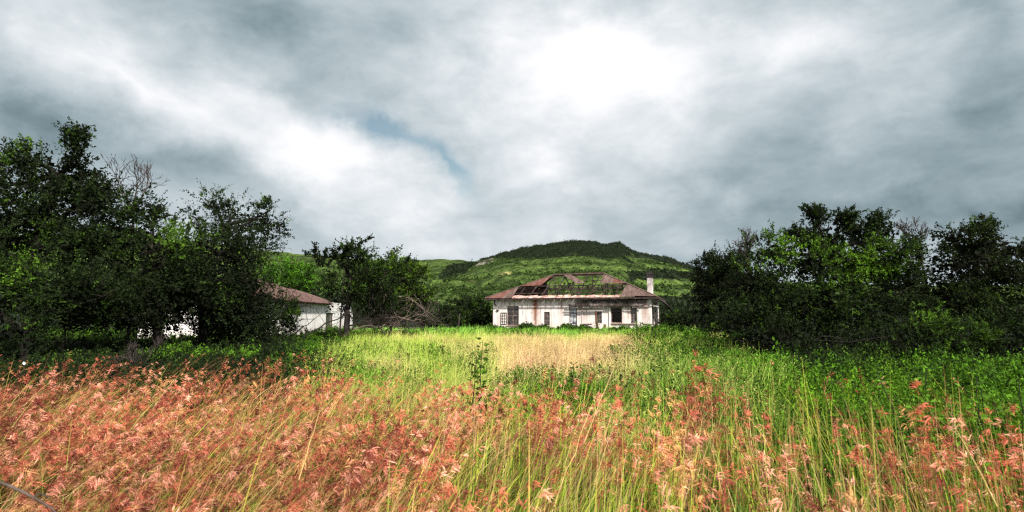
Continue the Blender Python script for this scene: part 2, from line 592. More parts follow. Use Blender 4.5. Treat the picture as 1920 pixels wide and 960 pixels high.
def hill_layers(px, Y):
    """height of the three ridges, as functions of bearing and distance"""
    main_x = [600, 740, 800, 840, 870, 890, 905, 925, 950, 975, 1000, 1035, 1065, 1085, 1105, 1120, 1132, 1150, 1165, 1172, 1190, 1215, 1240, 1270, 1300, 1345, 1400, 1500, 1700, 2100]
    main_e = [5, 38, 66, 84, 95, 99, 105, 110, 118, 124, 129, 134, 138, 140, 137, 137, 132, 136, 136, 132, 119, 112, 108, 100, 88, 78, 66, 50, 42, 40]
    em = lerp(px, main_x, main_e) + 1.5 * vnoise(px, px * 0, 0, 30, 3, 3)
    far_e = lerp(px, [-400, 200, 400, 490, 560, 640, 700, 740, 770, 820, 880, 1000, 1400, 2200], [150, 150, 135, 121, 114, 106, 102, 99, 101, 103, 101, 96, 60, 50]) + 0.8 * vnoise(px, 0 * px, 0, 60, 4, 2)
    spur_e = lerp(px, [-300, 300, 600, 760, 800, 850, 880, 910, 935, 960, 1010, 1100, 1180, 1240, 1300, 1350, 1420, 1600, 2000],
                  [90, 88, 84, 77, 74, 65, 58, 50, 42, 30, 14, 4, 12, 30, 26, 15, 14, 22, 30])

    def lay(e, R, Y0, p):
        zR = EYE + e / FPX * R
        s = np.clip((Y - Y0) / (R - Y0), 0, 1)
        z = zR * s ** p
        beyond = np.clip((Y - R) / (0.8 * R), 0, 2)
        return z - beyond * zR * 0.5

    zm = lay(em, 540 + 20 * np.sin(px / 60), 95, 1.12)
    zf = lay(far_e, 900, 300, 1.1)
    zs = lay(spur_e, 260, 75, 1.05)
    return zm, zf, zs


def hill_height(px, Y):
    zm, zf, zs = hill_layers(px, Y)
    z = np.maximum(np.maximum(zm, zf), zs)
    X = (px - 960) / FPX * Y
    # outcropping beds make horizontal steps
    w = 4.0 * vnoise(X, Y, 0, 160, 11, 3)
    hs = 9.0
    ph = (z + w) / hs * 2 * pi
    amp = np.clip(z / 12, 0, 1) * np.where((Y > 300) & (px > 880) & (px < 1200), .12, 1.0)
    z = z + amp * (-np.sin(ph) * hs / (2 * pi) * 0.85)
    z = z + amp * (1.0 * vnoise(X, Y, 0, 60, 12, 3) + 0.35 * vnoise(X, Y, 0, 14, 13, 2))
    return z, ph, w


def hill_bush_mask(px, Y, z, ph):
    """1 where dark scrub covers the slope"""
    X = (px - 960) / FPX * Y
    e = (z - EYE) / Y * FPX          # apparent height in px
    top = lerp(px, [840, 900, 960, 1010, 1060, 1110, 1150, 1180, 1215, 1300], [92, 97, 104, 96, 90, 93, 104, 110, 113, 120])
    nz = vnoise(X, Y, 0, 70, 21, 3)
    m_top = (e > top - 3 + 13 * nz) & (Y > 330) & (px > 900) & (px < 1230)
    m_band = (np.sin(ph + 2.2) > 0.86 - 0.30 * nz) & (z > 6) & ((Y < 300) | (nz > .8) | (px > 1200) | (px < 860))
    m_right = (px > 1180) & (e > 66 + 7 * nz) & (e < 80 + 4 * nz) & (Y > 200)
    m_foot = (z < 7 + 5 * nz) & (Y < 190) & ((px < 800) | (px > 1235))
    m_rav = (Y > 300) & (np.abs(px - (858 + 0.9 * (e - 85))) < 20 + 10 * nz) & (e < 96) & (e > 62)
    m_rim = (e > lerp(px, [1215, 1350], [104, 72]) + 3 * nz) & (px > 1190) & (Y > 430)
    return m_top, m_band, m_right, m_foot, m_rav, m_rim


def make_hills():
    Q = Quads()
    cols = np.arange(-420, 2341, 3.0)
    rows = np.concatenate([np.linspace(72, 300, 130), np.linspace(302, 600, 150), np.linspace(604, 1000, 90), np.linspace(1020, 1800, 20)])
    P, Y = np.meshgrid(cols, rows, indexing='ij')
    z, ph, w = hill_height(P, Y)
    z = z - 0.6 * (Y < 76)
    X = (P - 960) / FPX * Y
    V = np.stack([X, Y, z], -1)
    nc, nr = P.shape
    # colours of the vegetation
    n1 = vnoise(X, Y, 0, 45, 31, 4)
    n2 = vnoise(X, Y, 0, 9, 32, 3)
    n3 = vnoise(X, Y, 0, 200, 33, 3)
    g_lo = np.array([0.022, 0.034, 0.011])
    g_hi = np.array([0.082, 0.132, 0.026])
    t = np.clip(0.50 + 0.30 * n1 + 0.50 * n2 + 0.22 * n3, 0, 1)[..., None]
    C = g_lo + (g_hi - g_lo) * t
    mt, mb, mr, mf, mv, mi = hill_bush_mask(P, Y, z, ph)
    dk = np.array([0.013, 0.018, 0.010])
    any_ = (mt | mr | mf | mv | mi)
    C = np.where(any_[..., None], dk * (1 + 0.4 * n2[..., None]), C)
    C = np.where((mb & ~any_)[..., None], C * 0.40, C)
    # painted sun patches on the near spur's drier crest and a pale-green slope
    zm, zf, zs = hill_layers(P, Y)
    crest = np.clip(1 - np.abs(Y - 255) / 14, 0, 1) * (P > 820) * (P < 960) + 0.5 * np.clip(1 - np.abs(Y - 250) / 25, 0, 1) * (P > 720) * (P < 960)
    C = C * (1 - 0.75 * crest[..., None]) + np.array([0.32, 0.29, 0.12]) * 0.75 * crest[..., None]
    e = (z - EYE) / Y * FPX
    lit = np.clip(1 - np.abs(e - lerp(P, [1230, 1290, 1345], [24, 14, 7]) - 4 * n1) / 6, 0, 1) * (P > 1225) * (P < 1360)
    C = C * (1 - 0.8 * lit[..., None]) + np.array([0.24, 0.34, 0.055]) * 0.8 * lit[..., None]
    # bare rock on the left end of the cliff
    rock = ((np.abs(P - 906) < 15 + 8 * n2) & (e > 89 + .15 * (P - 890)) & (e < 98 + .3 * (P - 890)) & (Y > 430) & (n2 > -0.25))
    C = np.where(rock[..., None], np.array([0.26, 0.22, 0.20]) * (1 + .5 * n2[..., None]), C)
    C = C * np.clip(1 + .45 * vnoise(X, Y, 0, 5, 34, 2), .4, 1.7)[..., None]
    C = C * (1 + 0.15 * np.random.default_rng(3).normal(size=C.shape[:2] + (1,)))
    i = np.arange(nc - 1)[:, None] * nr
    k = np.arange(nr - 1)[None]
    F = np.stack([i + k, i + nr + k, i + nr + k + 1, i + k + 1], -1)
    Q.add(V, F, C.reshape(-1, 3))
    o = Q.build('hills', M['terrain'], smooth=True)
    tag(o, kind='structure')
    # scrub and small thorn trees spread over the slopes: lumps of leaf faces
    r = np.random.default_rng(8)
    n = 90000
    px = r.uniform(480, 1460, n)
    Yb = 80 + 700 * r.uniform(0, 1, n) ** 1.25
    zz, ph, _ = hill_height(px, Yb)
    mt, mb, mr, mf, mv, mi = hill_bush_mask(px, Yb, zz, ph)
    dense = mt | mr | mf | mv | mi
    Xb = (px - 960) / FPX * Yb
    keep = dense | (mb & (r.random(n) < .5)) | (r.random(n) < 0.13 + 0.16 * vnoise(Xb, Yb, 0, 40, 41, 2))
    keep &= (zz > 1.0)
    px, Yb, zz, Xb, dense = px[keep], Yb[keep], zz[keep], Xb[keep], dense[keep]
    n = len(px)
    size = r.uniform(0.45, 1.0, n) * (1 + (r.random(n) < .12) * 1.0) * np.where(dense, 1.25, 1.05) * (0.6 + Yb / 700)
    mt2 = hill_bush_mask(px, Yb, zz, hill_height(px, Yb)[1])
    size *= np.where(mt2[0] | mt2[5], .55, 1.0)
    k = 16
    off = r.normal(size=(n, k, 3)) * 0.48
    off[..., 2] = np.abs(off[..., 2]) * 0.9
    pos = np.stack([Xb, Yb, zz], -1)[:, None] + off * size[:, None, None]
    c0 = np.where(dense[:, None], np.array([[0.018, 0.027, 0.012]]), np.array([[0.034, 0.058, 0.014]])) * r.uniform(0.6, 1.5, (n, 1))
    cc = np.repeat(c0, k, 0) * r.uniform(0.7, 1.4, (n * k, 1))
    Q = Quads()
    leaves(Q, pos.reshape(-1, 3), r.normal(size=(n * k, 3)), np.repeat(size, k) * 0.55, np.repeat(size, k) * 0.45, cc, r)
    o = Q.build('hill_scrub', M['leaf'])
    tag(o, 'dark scrub and small bushes scattered over the green hill slopes', 'scrub', kind='stuff')


make_hills()

# ------------------------------------------------------------------ building tools
class Box:
    def __init__(self):
        self.v, self.f = [], []

    def quad(self, a, b, c, d):
        n = len(self.v)
        self.v += [tuple(map(float, q)) for q in (a, b, c, d)]
        self.f.append((n, n + 1, n + 2, n + 3))

    def box(self, x0, y0, z0, x1, y1, z1):
        n = len(self.v)
        self.v += [(x0, y0, z0), (x1, y0, z0), (x1, y1, z0), (x0, y1, z0), (x0, y0, z1), (x1, y0, z1), (x1, y1, z1), (x0, y1, z1)]
        for f in ((0, 3, 2, 1), (4, 5, 6, 7), (0, 1, 5, 4), (1, 2, 6, 5), (2, 3, 7, 6), (3, 0, 4, 7)):
            self.f.append(tuple(n + i for i in f))

    def beam(self, a, b, w, h, up=(0, 0, 1)):
        a, b, up = np.asarray(a, float), np.asarray(b, float), np.asarray(up, float)
        d = unit(b - a)
        s = np.cross(d, up)
        s = unit(s) if np.linalg.norm(s) > 1e-6 else np.array([1., 0, 0])
        u_ = np.cross(s, d)
        n = len(self.v)
        for p in (a, b):
            for (i, j) in ((-1, -1), (1, -1), (1, 1), (-1, 1)):
                self.v.append(tuple(p + s * i * w / 2 + u_ * j * h / 2))
        for f in ((0, 1, 2, 3), (7, 6, 5, 4), (0, 4, 5, 1), (1, 5, 6, 2), (2, 6, 7, 3), (3, 7, 4, 0)):
            self.f.append(tuple(n + i for i in f))

    def slab(self, pts, th):
        """polygon with thickness; pts in order, extruded along its normal"""
        pts = [np.asarray(p, float) for p in pts]
        nn = np.cross(pts[1] - pts[0], pts[2] - pts[0])
        nn = nn / np.linalg.norm(nn)
        if nn[2] < 0:
            nn = -nn
        n, k = len(self.v), len(pts)
        self.v += [tuple(p) for p in pts] + [tuple(p + nn * th) for p in pts]
        self.f.append(tuple(n + i for i in range(k)))
        self.f.append(tuple(n + k + i for i in reversed(range(k))))
        for i in range(k):
            j = (i + 1) % k
            self.f.append((n + i, n + j, n + k + j, n + k + i))

    def build(self, name, mat, parent=None):
        me = bpy.data.meshes.new(name)
        me.from_pydata(self.v, [], self.f)
        me.materials.append(mat)
        me.update()
        o = bpy.data.objects.new(name, me)
        COL.objects.link(o)
        if parent is not None: o.parent = parent
        return o


def wall(mb, axis, a0, a1, z0, z1, p, th, holes):
    """wall slab along x (axis 0) or y (axis 1) with rectangular openings, thickness from p to p+th"""
    xs = sorted({a0, a1, *[h[0] for h in holes], *[h[1] for h in holes]})
    zs = sorted({z0, z1, *[h[2] for h in holes], *[h[3] for h in holes]})

    def solid(i, j):
        if i < 0 or j < 0 or i >= len(xs) - 1 or j >= len(zs) - 1: return False
        cx, cz = (xs[i] + xs[i + 1]) / 2, (zs[j] + zs[j + 1]) / 2
        return not any(h[0] < cx < h[1] and h[2] < cz < h[3] for h in holes)

    def P(a, d, z):
        return (a, d, z) if axis == 0 else (d, a, z)

    q = p + th
    for i in range(len(xs) - 1):
        for j in range(len(zs) - 1):
            if not solid(i, j): continue
            x0_, x1_, y0_, y1_ = xs[i], xs[i + 1], zs[j], zs[j + 1]
            mb.quad(P(x0_, p, y0_), P(x1_, p, y0_), P(x1_, p, y1_), P(x0_, p, y1_))
            mb.quad(P(x0_, q, y0_), P(x0_, q, y1_), P(x1_, q, y1_), P(x1_, q, y0_))
            if not solid(i - 1, j): mb.quad(P(x0_, p, y0_), P(x0_, p, y1_), P(x0_, q, y1_), P(x0_, q, y0_))
            if not solid(i + 1, j): mb.quad(P(x1_, p, y0_), P(x1_, q, y0_), P(x1_, q, y1_), P(x1_, p, y1_))
            if not solid(i, j - 1): mb.quad(P(x0_, p, y0_), P(x0_, q, y0_), P(x1_, q, y0_), P(x1_, p, y0_))
            if not solid(i, j + 1): mb.quad(P(x0_, p, y1_), P(x1_, p, y1_), P(x1_, q, y1_), P(x0_, q, y1_))


# ------------------------------------------------------------------ the roofless house
TH = radians(19)
HOUSE = empty('ruined_house', (-1.7, 50.7, 0), -TH)
tag(HOUSE, 'long white abandoned house with burnt open rafters, rusty hipped roof remains and one chimney', 'house')
W_, D_, H_ = 13.8, 9.0, 3.05
EZ, RZ, MY, OV = 3.05, 5.37, 4.5, 0.6
front_holes = [(1.33, 2.43, 0.69, 2.41), (4.74, 5.27, 0.72, 1.89), (7.01, 7.68, 0.73, 2.46), (9.23, 9.81, 0.92, 1.93), (10.57, 11.49, 0.94, 2.24), (12.21, 12.69, 0.94, 2.30)]
b = Box(); wall(b, 0, 0, W_, 0, H_, 0.0, 0.22, front_holes)
b.build('front_wall', M['wall'], HOUSE)
b = Box(); wall(b, 0, 0, W_, 0, H_, D_ - .22, 0.22, [(2, 3, .9, 2.2), (6, 7, .05, 2.1), (10.3, 11.6, .9, 2.2)])
b.build('back_wall', M['sidewall'], HOUSE)
b = Box(); wall(b, 1, .22, D_ - .22, 0, H_, 0.0, 0.22, [(3.5, 4.6, .9, 2.1)])
b.build('side_wall', M['sidewall'], HOUSE)
b = Box(); wall(b, 1, .22, D_ - .22, 0, H_, W_ - .22, 0.22, [(1.6, 3.6, .72, 2.45)])
b.build('side_wall', M['sidewall'], HOUSE)
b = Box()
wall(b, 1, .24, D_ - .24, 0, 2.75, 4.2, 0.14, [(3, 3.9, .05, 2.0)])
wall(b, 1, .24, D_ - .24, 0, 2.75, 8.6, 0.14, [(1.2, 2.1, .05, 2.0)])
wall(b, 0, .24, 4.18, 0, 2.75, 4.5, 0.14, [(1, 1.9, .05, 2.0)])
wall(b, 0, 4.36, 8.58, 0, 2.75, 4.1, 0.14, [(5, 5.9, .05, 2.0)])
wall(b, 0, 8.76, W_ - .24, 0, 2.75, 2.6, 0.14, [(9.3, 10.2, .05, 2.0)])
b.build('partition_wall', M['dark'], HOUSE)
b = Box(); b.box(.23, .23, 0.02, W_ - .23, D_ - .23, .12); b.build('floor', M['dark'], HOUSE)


def window(parent, x0, x1, z0, z1, nx, nz, pane, fw=0.06, mat=None, y=0.05, broken=(), mull=0.03):
    """frame with muntins; panes as one child"""
    f = Box()
    f.box(x0, y, z0, x0 + fw, y + .07, z1); f.box(x1 - fw, y, z0, x1, y + .07, z1)
    f.box(x0 + fw, y, z0, x1 - fw, y + .07, z0 + fw); f.box(x0 + fw, y, z1 - fw, x1 - fw, y + .07, z1)
    ix0, ix1, iz0, iz1 = x0 + fw, x1 - fw, z0 + fw, z1 - fw
    for i in range(1, nx):
        x = ix0 + (ix1 - ix0) * i / nx
        f.box(x - mull / 2, y + .012, iz0, x + mull / 2, y + .052, iz1)
    for j in range(1, nz):
        z = iz0 + (iz1 - iz0) * j / nz
        f.box(ix0, y + .016, z - mull / 2, ix1, y + .048, z + mull / 2)
    fo = f.build('window', mat or M['frame'], parent)
    if pane:
        g = Box()
        for i in range(nx):
            for j in range(nz):
                if (i, j) in broken: continue
                xa, xb = ix0 + (ix1 - ix0) * i / nx, ix0 + (ix1 - ix0) * (i + 1) / nx
                za, zb = iz0 + (iz1 - iz0) * j / nz, iz0 + (iz1 - iz0) * (j + 1) / nz
                g.quad((xa, y + .033, za), (xb, y + .033, za), (xb, y + .033, zb), (xa, y + .033, zb))
        g.build('pane', pane, fo)
    return fo


def casement(parent, x0, x1, z0, z1, nx, nz, th=0.03, y=-0.06, m=None):
    f = Box()
    for i in range(nx + 1):
        x = x0 + (x1 - x0) * i / nx
        t_ = th * (1.3 if i in (0, nx) else .75)
        f.box(x - t_ / 2, y, z0, x + t_ / 2, y + .03, z1)
    for j in range(nz + 1):
        z = z0 + (z1 - z0) * j / nz
        t_ = th * (1.3 if j in (0, nz) else .75)
        f.box(x0, y + .003, z - t_ / 2, x1, y + .027, z + t_ / 2)
    return f.build('casement', m or M['steel'], parent)


w1 = window(HOUSE, 1.33, 2.43, 0.69, 2.41, 2, 2, M['glass_dark'], fw=.07, broken=[(1, 0)], mull=.07)
casement(w1, 0.76, 1.31, 0.80, 1.82, 3, 4)
bb = Box()
bb.box(1.42, .14, .78, 1.80, .16, 1.35)
bb.box(1.99, .15, .78, 2.34, .17, 1.55)
bb.build('board', M['glass_tan'], w1)
window(HOUSE, 4.74, 5.27, 0.72, 1.89, 2, 3, M['glass_tan'], mull=.035)
w3 = window(HOUSE, 7.01, 7.68, 0.73, 2.46, 2, 5, M['glass_pale'], mull=.025, mat=M['steel'])
bb = Box(); bb.box(7.08, .02, 1.80, 7.61, .05, 1.86); bb.build('batten', M['timber'], w3)
bb = Box(); bb.beam((7.30, .03, 1.0), (7.62, .03, .93), .03, .08); bb.build('batten', M['timber'], w3)
window(HOUSE, 9.23, 9.81, 0.92, 1.93, 3, 3, M['glass_dark'], mull=.03, mat=M['frame'])
b5 = window(HOUSE, 10.57, 11.49, 0.94, 2.24, 1, 1, None, fw=.08)
bb = Box(); bb.box(10.66, .07, 1.92, 11.4, .11, 1.98); bb.build('rail', M['greywood'], b5)
window(HOUSE, 12.21, 12.69, 0.94, 2.30, 2, 3, M['glass_dark'], mull=.05, mat=M['frame'])
b = Box()
for (x0, x1, z0, _) in front_holes[:3]:
    pass
sills = [(1.33, 2.43, .69), (4.74, 5.27, .72), (7.01, 7.68, .73)]
for (x0, x1, z0) in sills:
    b = Box(); b.box(x0 - .05, -.07, z0 - .08, x1 + .05, -.003, z0 - .005); b.build('sill', M['ragged'], HOUSE)
# piers, rail and parapet of the former veranda
for q_ in ((8.1, -.05, 0, 8.22, -.003, 2.3), (10.42, -.09, 0, 10.55, -.003, 2.42), (11.52, -.05, .94, 11.62, -.003, 2.3), (12.75, -.09, 0, 12.9, -.003, 2.5)):
    b = Box(); b.box(*q_); b.build('veranda_pier', M['wall'], HOUSE)
for q_ in ((10.55, -.11, .86, 12.74, -.004, .93), (8.22, -.06, .86, 9.0, -.004, .90)):
    b = Box(); b.box(*q_); b.build('veranda_ledge', M['ragged'], HOUSE)
b = Box(); b.box(9.95, -.02, .2, 10.15, -.004, .85); b.build('rust_patch', M['rustred'], HOUSE)
# fallen veranda roof battens, hanging out from the wall
b = Box()
rb = np.random.default_rng(5)
for (x0, x1, z0, z1, y, th) in [(7.0, 13.3, 2.50, 2.50, -.55, .10), (6.95, 13.1, 2.38, 2.40, -.75, .05), (7.6, 13.5, 2.66, 2.72, -.45, .055), (7.3, 13.2, 2.60, 2.60, -.6, .045),
                                (7.9, 13.6, 2.82, 2.86, -.3, .06), (7.6, 12.6, 2.74, 2.76, -.4, .04), (7.1, 10.1, 2.24, 2.28, -.85, .07), (8.0, 13.6, 2.95, 2.93, -.2, .07), (12.4, 13.2, 2.26, 2.27, -.6, .06),
                                (10.4, 11.6, 2.30, 2.29, -.5, .05)]:
    b.beam((x0, y * .55 - .03, z0), (x1, y * .55 + .01, z1), .09, th * 1.15)
for x in (7.75, 9.0, 10.45, 11.7, 12.75):
    b.beam((x, -.02, 2.9), (x, -.48, 2.4), .05, .06)
b.build('veranda_battens', M['greywood'], HOUSE)
b = Box(); b.beam((7.8, -.30, 2.99), (13.9, -.30, 3.0), .5, .05); b.build('veranda_soffit', M['timber'], HOUSE)
# side window with its casement hinged open
b = Box()
X_ = W_
for (y0, y1, z0, z1) in [(1.6, 1.68, .72, 2.45), (3.52, 3.6, .72, 2.45), (1.68, 3.52, .72, .79), (1.68, 3.52, 2.37, 2.45), (2.56, 2.63, .79, 2.37)]:
    b.box(X_ - .12, y0, z0, X_ - .05, y1, z1)
sw = b.build('window', M['steel'], HOUSE)
ca = Box()
for i in range(4):
    q = i / 3
    ca.beam((X_ + .03 + .62 * q, 1.7 - .1 * q, .78), (X_ + .03 + .62 * q, 1.7 - .1 * q, 1.82), .025, .025)
for j in range(5):
    z = .78 + 1.04 * j / 4
    ca.beam((X_ + .03, 1.7, z), (X_ + .65, 1.6, z), .022, .025)
ca.build('casement', M['steel'], sw)
# small fixtures at the left end of the front
b = Box(); b.box(.33, -.10, 1.98, .55, -.003, 2.10); b.box(.38, -.08, 1.9, .46, -.004, 1.98); b.build('electric_box', M['timber'], HOUSE)
b = Box(); b.beam((.15, -.06, 2.95), (.15, -.06, 2.62), .05, .05); b.beam((.15, -.06, 2.62), (.36, -.06, 2.40), .06, .06)
b.beam((-.02, -.05, 2.5), (-.02, -.05, .3), .04, .05)
b.build('downpipe', M['timber'], HOUSE)


def rf(x, t):                     # front slope
    return (x, -OV + (MY + OV) * t, EZ + (RZ - EZ) * t)


def rb_(x, t):                    # rear slope
    return (x, D_ + OV - (MY + OV) * t, EZ + (RZ - EZ) * t)


def rl(y, t):                     # left hip
    return (-OV + (MY + OV) * t, y, EZ + (RZ - EZ) * t)


def rr_(y, t):                    # right hip
    return (W_ + OV - (MY + OV) * t, y, EZ + (RZ - EZ) * t)


XL, XR = -OV, W_ + OV
RXL, RXR = MY, W_ - MY
K = MY + OV
for i in range(1, 13):            # front and rear rafters
    x = 0.2 + i * 1.08
    tmax = min(1.0, (x - XL) / K, (XR - x) / K)
    for fn in (rf, rb_):
        if fn is rb_ and i in (2, 3, 4, 6, 7, 8, 9, 11): continue
        a_, c_ = np.array(fn(x, 0.03)), np.array(fn(x, tmax - .01))
        if fn is rf and i in (5,): a_ = np.array(fn(x, .3)); 
        b = Box(); b.beam(a_ - [0, 0, .10], c_ - [0, 0, .10], .055, .11)
        b.build('rafter', M['timber'], HOUSE)
b = Box()
for t_, th in ((.22, .09), (.36, .06), (.53, .11), (.74, .07)):
    for fn in (rf, rb_):
        if fn is rb_ and t_ in (.36, .22, .74): continue
        if fn is rf and t_ in (.36, .74): xa, xb = (XL + K * t_ + 5.2, XR - K * t_ - 1.2)
        else: xa, xb = XL + K * t_, XR - K * t_
        b.beam(np.array(fn(xa, t_)) - [0, 0, .02], np.array(fn(xb, t_ + rb.uniform(-.01, .01))) - [0, 0, .02], .07, th)
b.build('purlins', M['timber'], HOUSE)
b = Box()
b.beam((RXL - .05, MY, RZ - .03), (RXR + .05, MY, RZ + .02), .09, .17)
for (px_, tt) in ((XL, RXL), (XR, RXR)):
    for yy in (-OV, D_ + OV):
        b.beam((px_, yy, EZ - .06), (tt, MY, RZ - .05), .08, .14)
b.beam((-.02, .11, EZ - .05), (W_, .11, EZ - .05), .1, .1)
b.beam((-.02, D_ - .11, EZ - .05), (W_, D_ - .11, EZ - .05), .1, .1)
b.build('ridge_beam', M['timber'], HOUSE)
b = Box()
for x in (4.6, 6.4, 8.2, 9.4):    # trusses: tie, struts, king post
    b.beam((x, .2, EZ + .05), (x, D_ - .2, EZ + .05), .06, .11)
    b.beam((x, MY, EZ), (x, MY, RZ - .1), .07, .09)
    b.beam((x, MY, EZ + .1), (x + .02, 2.2, 4.2), .05, .08)
    b.beam((x, MY, EZ + .1), (x + .02, 6.8, 4.2), .05, .08)
for x in (3.2, 7.3, 10.6):
    b.beam((x, MY - 1.4, EZ), (x + rb.uniform(-.4, .4), MY - 1.6, 4.3), .05, .08)
    b.beam((x + .5, MY + .6, EZ), (x + .2, MY + 1.0, 4.5), .05, .08)
b.build('trusses', M['timber'], HOUSE)
# surviving corrugated sheets
def sheet(pts, mat, th=.025, lift=.05, name='roof_sheet'):
    q = Box(); q.slab([np.array(p) + [0, 0, lift] for p in pts], th)
    return q.build(name, mat, HOUSE)


sheet([rf(-.6, 0), rf(1.05, 0), rf(1.45, .38)], M['rustred'])
sheet([rf(1.08, -.02), rf(2.0, 0), rf(1.84, .47), rf(1.48, .385)], M['rust'], lift=.07)
sheet([rf(2.0, .495), rf(3.88, .52), rf(4.2, .80), rf(4.42, .975), rf(3.2, .74)], M['rustred'], lift=.06)
sheet([rf(9.26, .995), rf(9.30, .56), rf(10.4, .555), rf(10.5, .80)], M['rust'], lift=.06)
sheet([rf(10.42, .80), rf(10.42, .555), rf(11.62, .54)], M['rustred'], lift=.075)
sheet([rf(11.7, .54), rf(11.42, 0), rf(12.6, 0), rf(12.85, .31)], M['rust'], lift=.06)
sheet([rf(12.86, .31), rf(12.62, .02), rf(14.4, .0)], M['rust'], lift=.08)
sheet([rf(5.55, .92), rf(6.2, .95), rf(7.98, .56), rf(7.2, .53)], M['rust'], lift=.14)
# hips
sheet([rl(-.6, 0), rl(MY, 1), rl(D_ + OV, 0)], M['rusty'], lift=.055)
sheet([rr_(-.6, 0), rr_(MY, 1), rr_(D_ + OV, 0)], M['rusty'], lift=.055)
sheet([rb_(-.6, 0), rb_(2.6, 0), rb_(3.4, .72)], M['rust'], lift=.05)
sheet([rb_(W_ + .6, 0), rb_(11.6, 0), rb_(11, .6)], M['rust'], lift=.05)
b = Box()
for (px_, tt) in ((XL, RXL), (XR, RXR)):
    b.beam((px_, -OV, EZ + .1), (tt, MY, RZ + .1), .20, .04)
b.beam((RXL, MY, RZ + .10), (RXR, MY, RZ + .13), .22, .10)
b.build('ridge_capping', M['rust'], HOUSE)
# ragged remains of ceiling boards above the eave, and the fascia/gutter
b = Box()
x = 1.95
while x < 11.5:
    w_ = rb.uniform(.5, 1.2)
    x2 = min(x + w_, 11.5)
    b.slab([rf(x, .01), rf(x2 - .02, .01), rf(x2 - .04, .07 + rb.uniform(0, .06)), rf(x + .02, .07 + rb.uniform(0, .06))], .03)
    x = x2
b.build('ceiling_boards', M['ceil'], HOUSE)
b = Box(); b.box(-.6, -.66, EZ - .12, W_ + .6, -.61, EZ + .015); b.build('fascia', M['timber'], HOUSE)
b = Box(); b.box(W_ + .61, -.6, EZ - .12, W_ + .66, D_ + .6, EZ + .0); b.build('fascia', M['timber'], HOUSE)
b = Box(); b.box(-.66, -.6, EZ - .12, -.61, D_ + .6, EZ + .0); b.build('fascia', M['timber'], HOUSE)
for x in np.arange(-.3, 14, .72):
    b = Box(); b.box(x, -.6, EZ - .10, x + .05, -.01, EZ - .03); b.build('eave_bracket', M['timber'], HOUSE)
# collapsed lean-to roof that hangs low behind the right-hand side
b = Box(); b.slab([(W_ + .67, 1.2, 2.95), (W_ + 1.35, 3.0, 2.35), (W_ + 1.7, 6.0, 1.5), (W_ + .67, 7.5, 2.9)], .04)
b.build('sagging_side_roof', M['soot'], HOUSE)
# chimney on the right
b = Box(); b.box(13.13, 5.0, 2.8, 13.63, 5.5, 5.0); ch = b.build('chimney', M['chimney'], HOUSE)
b = Box(); b.box(13.11, 4.98, 5.0, 13.65, 5.52, 5.55); b.box(13.09, 4.96, 5.30, 13.67, 5.54, 5.42); b.build('sooty_top', M['soot'], ch)

# leaning posts in front of the house
def post(px, py0, py1, Y, lean, w, mat, label):
    g = at(px, py1, Y)
    t_ = at(px + lean, py0, Y)
    base = np.array([g[0], Y, 0.0])
    q = Quads()
    r = np.random.default_rng(int(px))
    tube(q, bent((0, 0, -.1), (t_[0] - g[0], .05, t_[2]), r, 5, .02), [w, w * 1.05, w, w * .9, w * .7], 7)
    o = q.build('fence_post', mat, loc=None)
    o.location = base
    tag(o, label, 'post', 'old posts in front of the house')


post(1121, 583, 625, 45.2, -4, .085, M['rustred'], 'rust-red leaning post in front of the small central window of the house')
post(1204, 603, 628, 44.6, -4, .05, M['timber'], 'thin dark leaning post near the right corner of the white house')
post(861, 588, 618, 47, 1, .05, M['deadtwig'], 'thin brown post standing in the bushes left of the white house')

# ------------------------------------------------------------------ second house, left
C2 = np.array([-13.2, 30.0, 0])
E2 = np.array([-14.7, 52.0, 0])
wdir = unit(E2 - C2)
ang2 = math.atan2(wdir[1], wdir[0]) - pi / 2
H2 = empty('derelict_outbuilding', C2, ang2)     # local y runs along the long wall, x to the right
tag(H2, 'white derelict cottage with sagging rusty roof, half hidden behind the trees at left', 'cottage')
HW, L2 = 6.4, 22.0
b = Box(); wall(b, 1, 0, L2, 0, 2.6, -.22, .22, [(12.6, 14.9, .35, 1.78), (19.0, 19.8, .9, 2.6)])
b.build('long_wall', M['wall2'], H2)
b = Box(); wall(b, 0, -HW, -.22, 0, 2.6, 0, .22, [(-3.4, -2.5, .05, 2.0)])
b.build('end_wall', M['wall2'], H2)
b = Box(); wall(b, 0, -HW, -.22, 0, 2.6, L2 - .25, .22, []); b.build('far_wall', M['wall2'], H2)
b = Box(); wall(b, 1, .25, L2 - .3, 0, 2.6, -HW, .22, []); b.build('rear_wall', M['wall2'], H2)
b = Box(); b.box(-HW + .3, .3, .02, -.3, L2 - .4, .1); b.build('floor', M['dark'], H2)
b = Box(); b.box(-.15, 12.6, .35, -.08, 12.7, 1.78); b.box(-.15, 14.8, .35, -.08, 14.9, 1.78); b.box(-.15, 12.7, .35, -.08, 14.8, .45); b.box(-.15, 12.7, 1.70, -.08, 14.8, 1.78)
wd2 = b.build('window', M['timber'], H2)
b = Box(); b.quad((-.12, 12.7, .45), (-.12, 14.8, .45), (-.12, 14.8, 1.70), (-.12, 12.7, 1.70)); b.build('pane', M['glass_dark'], wd2)


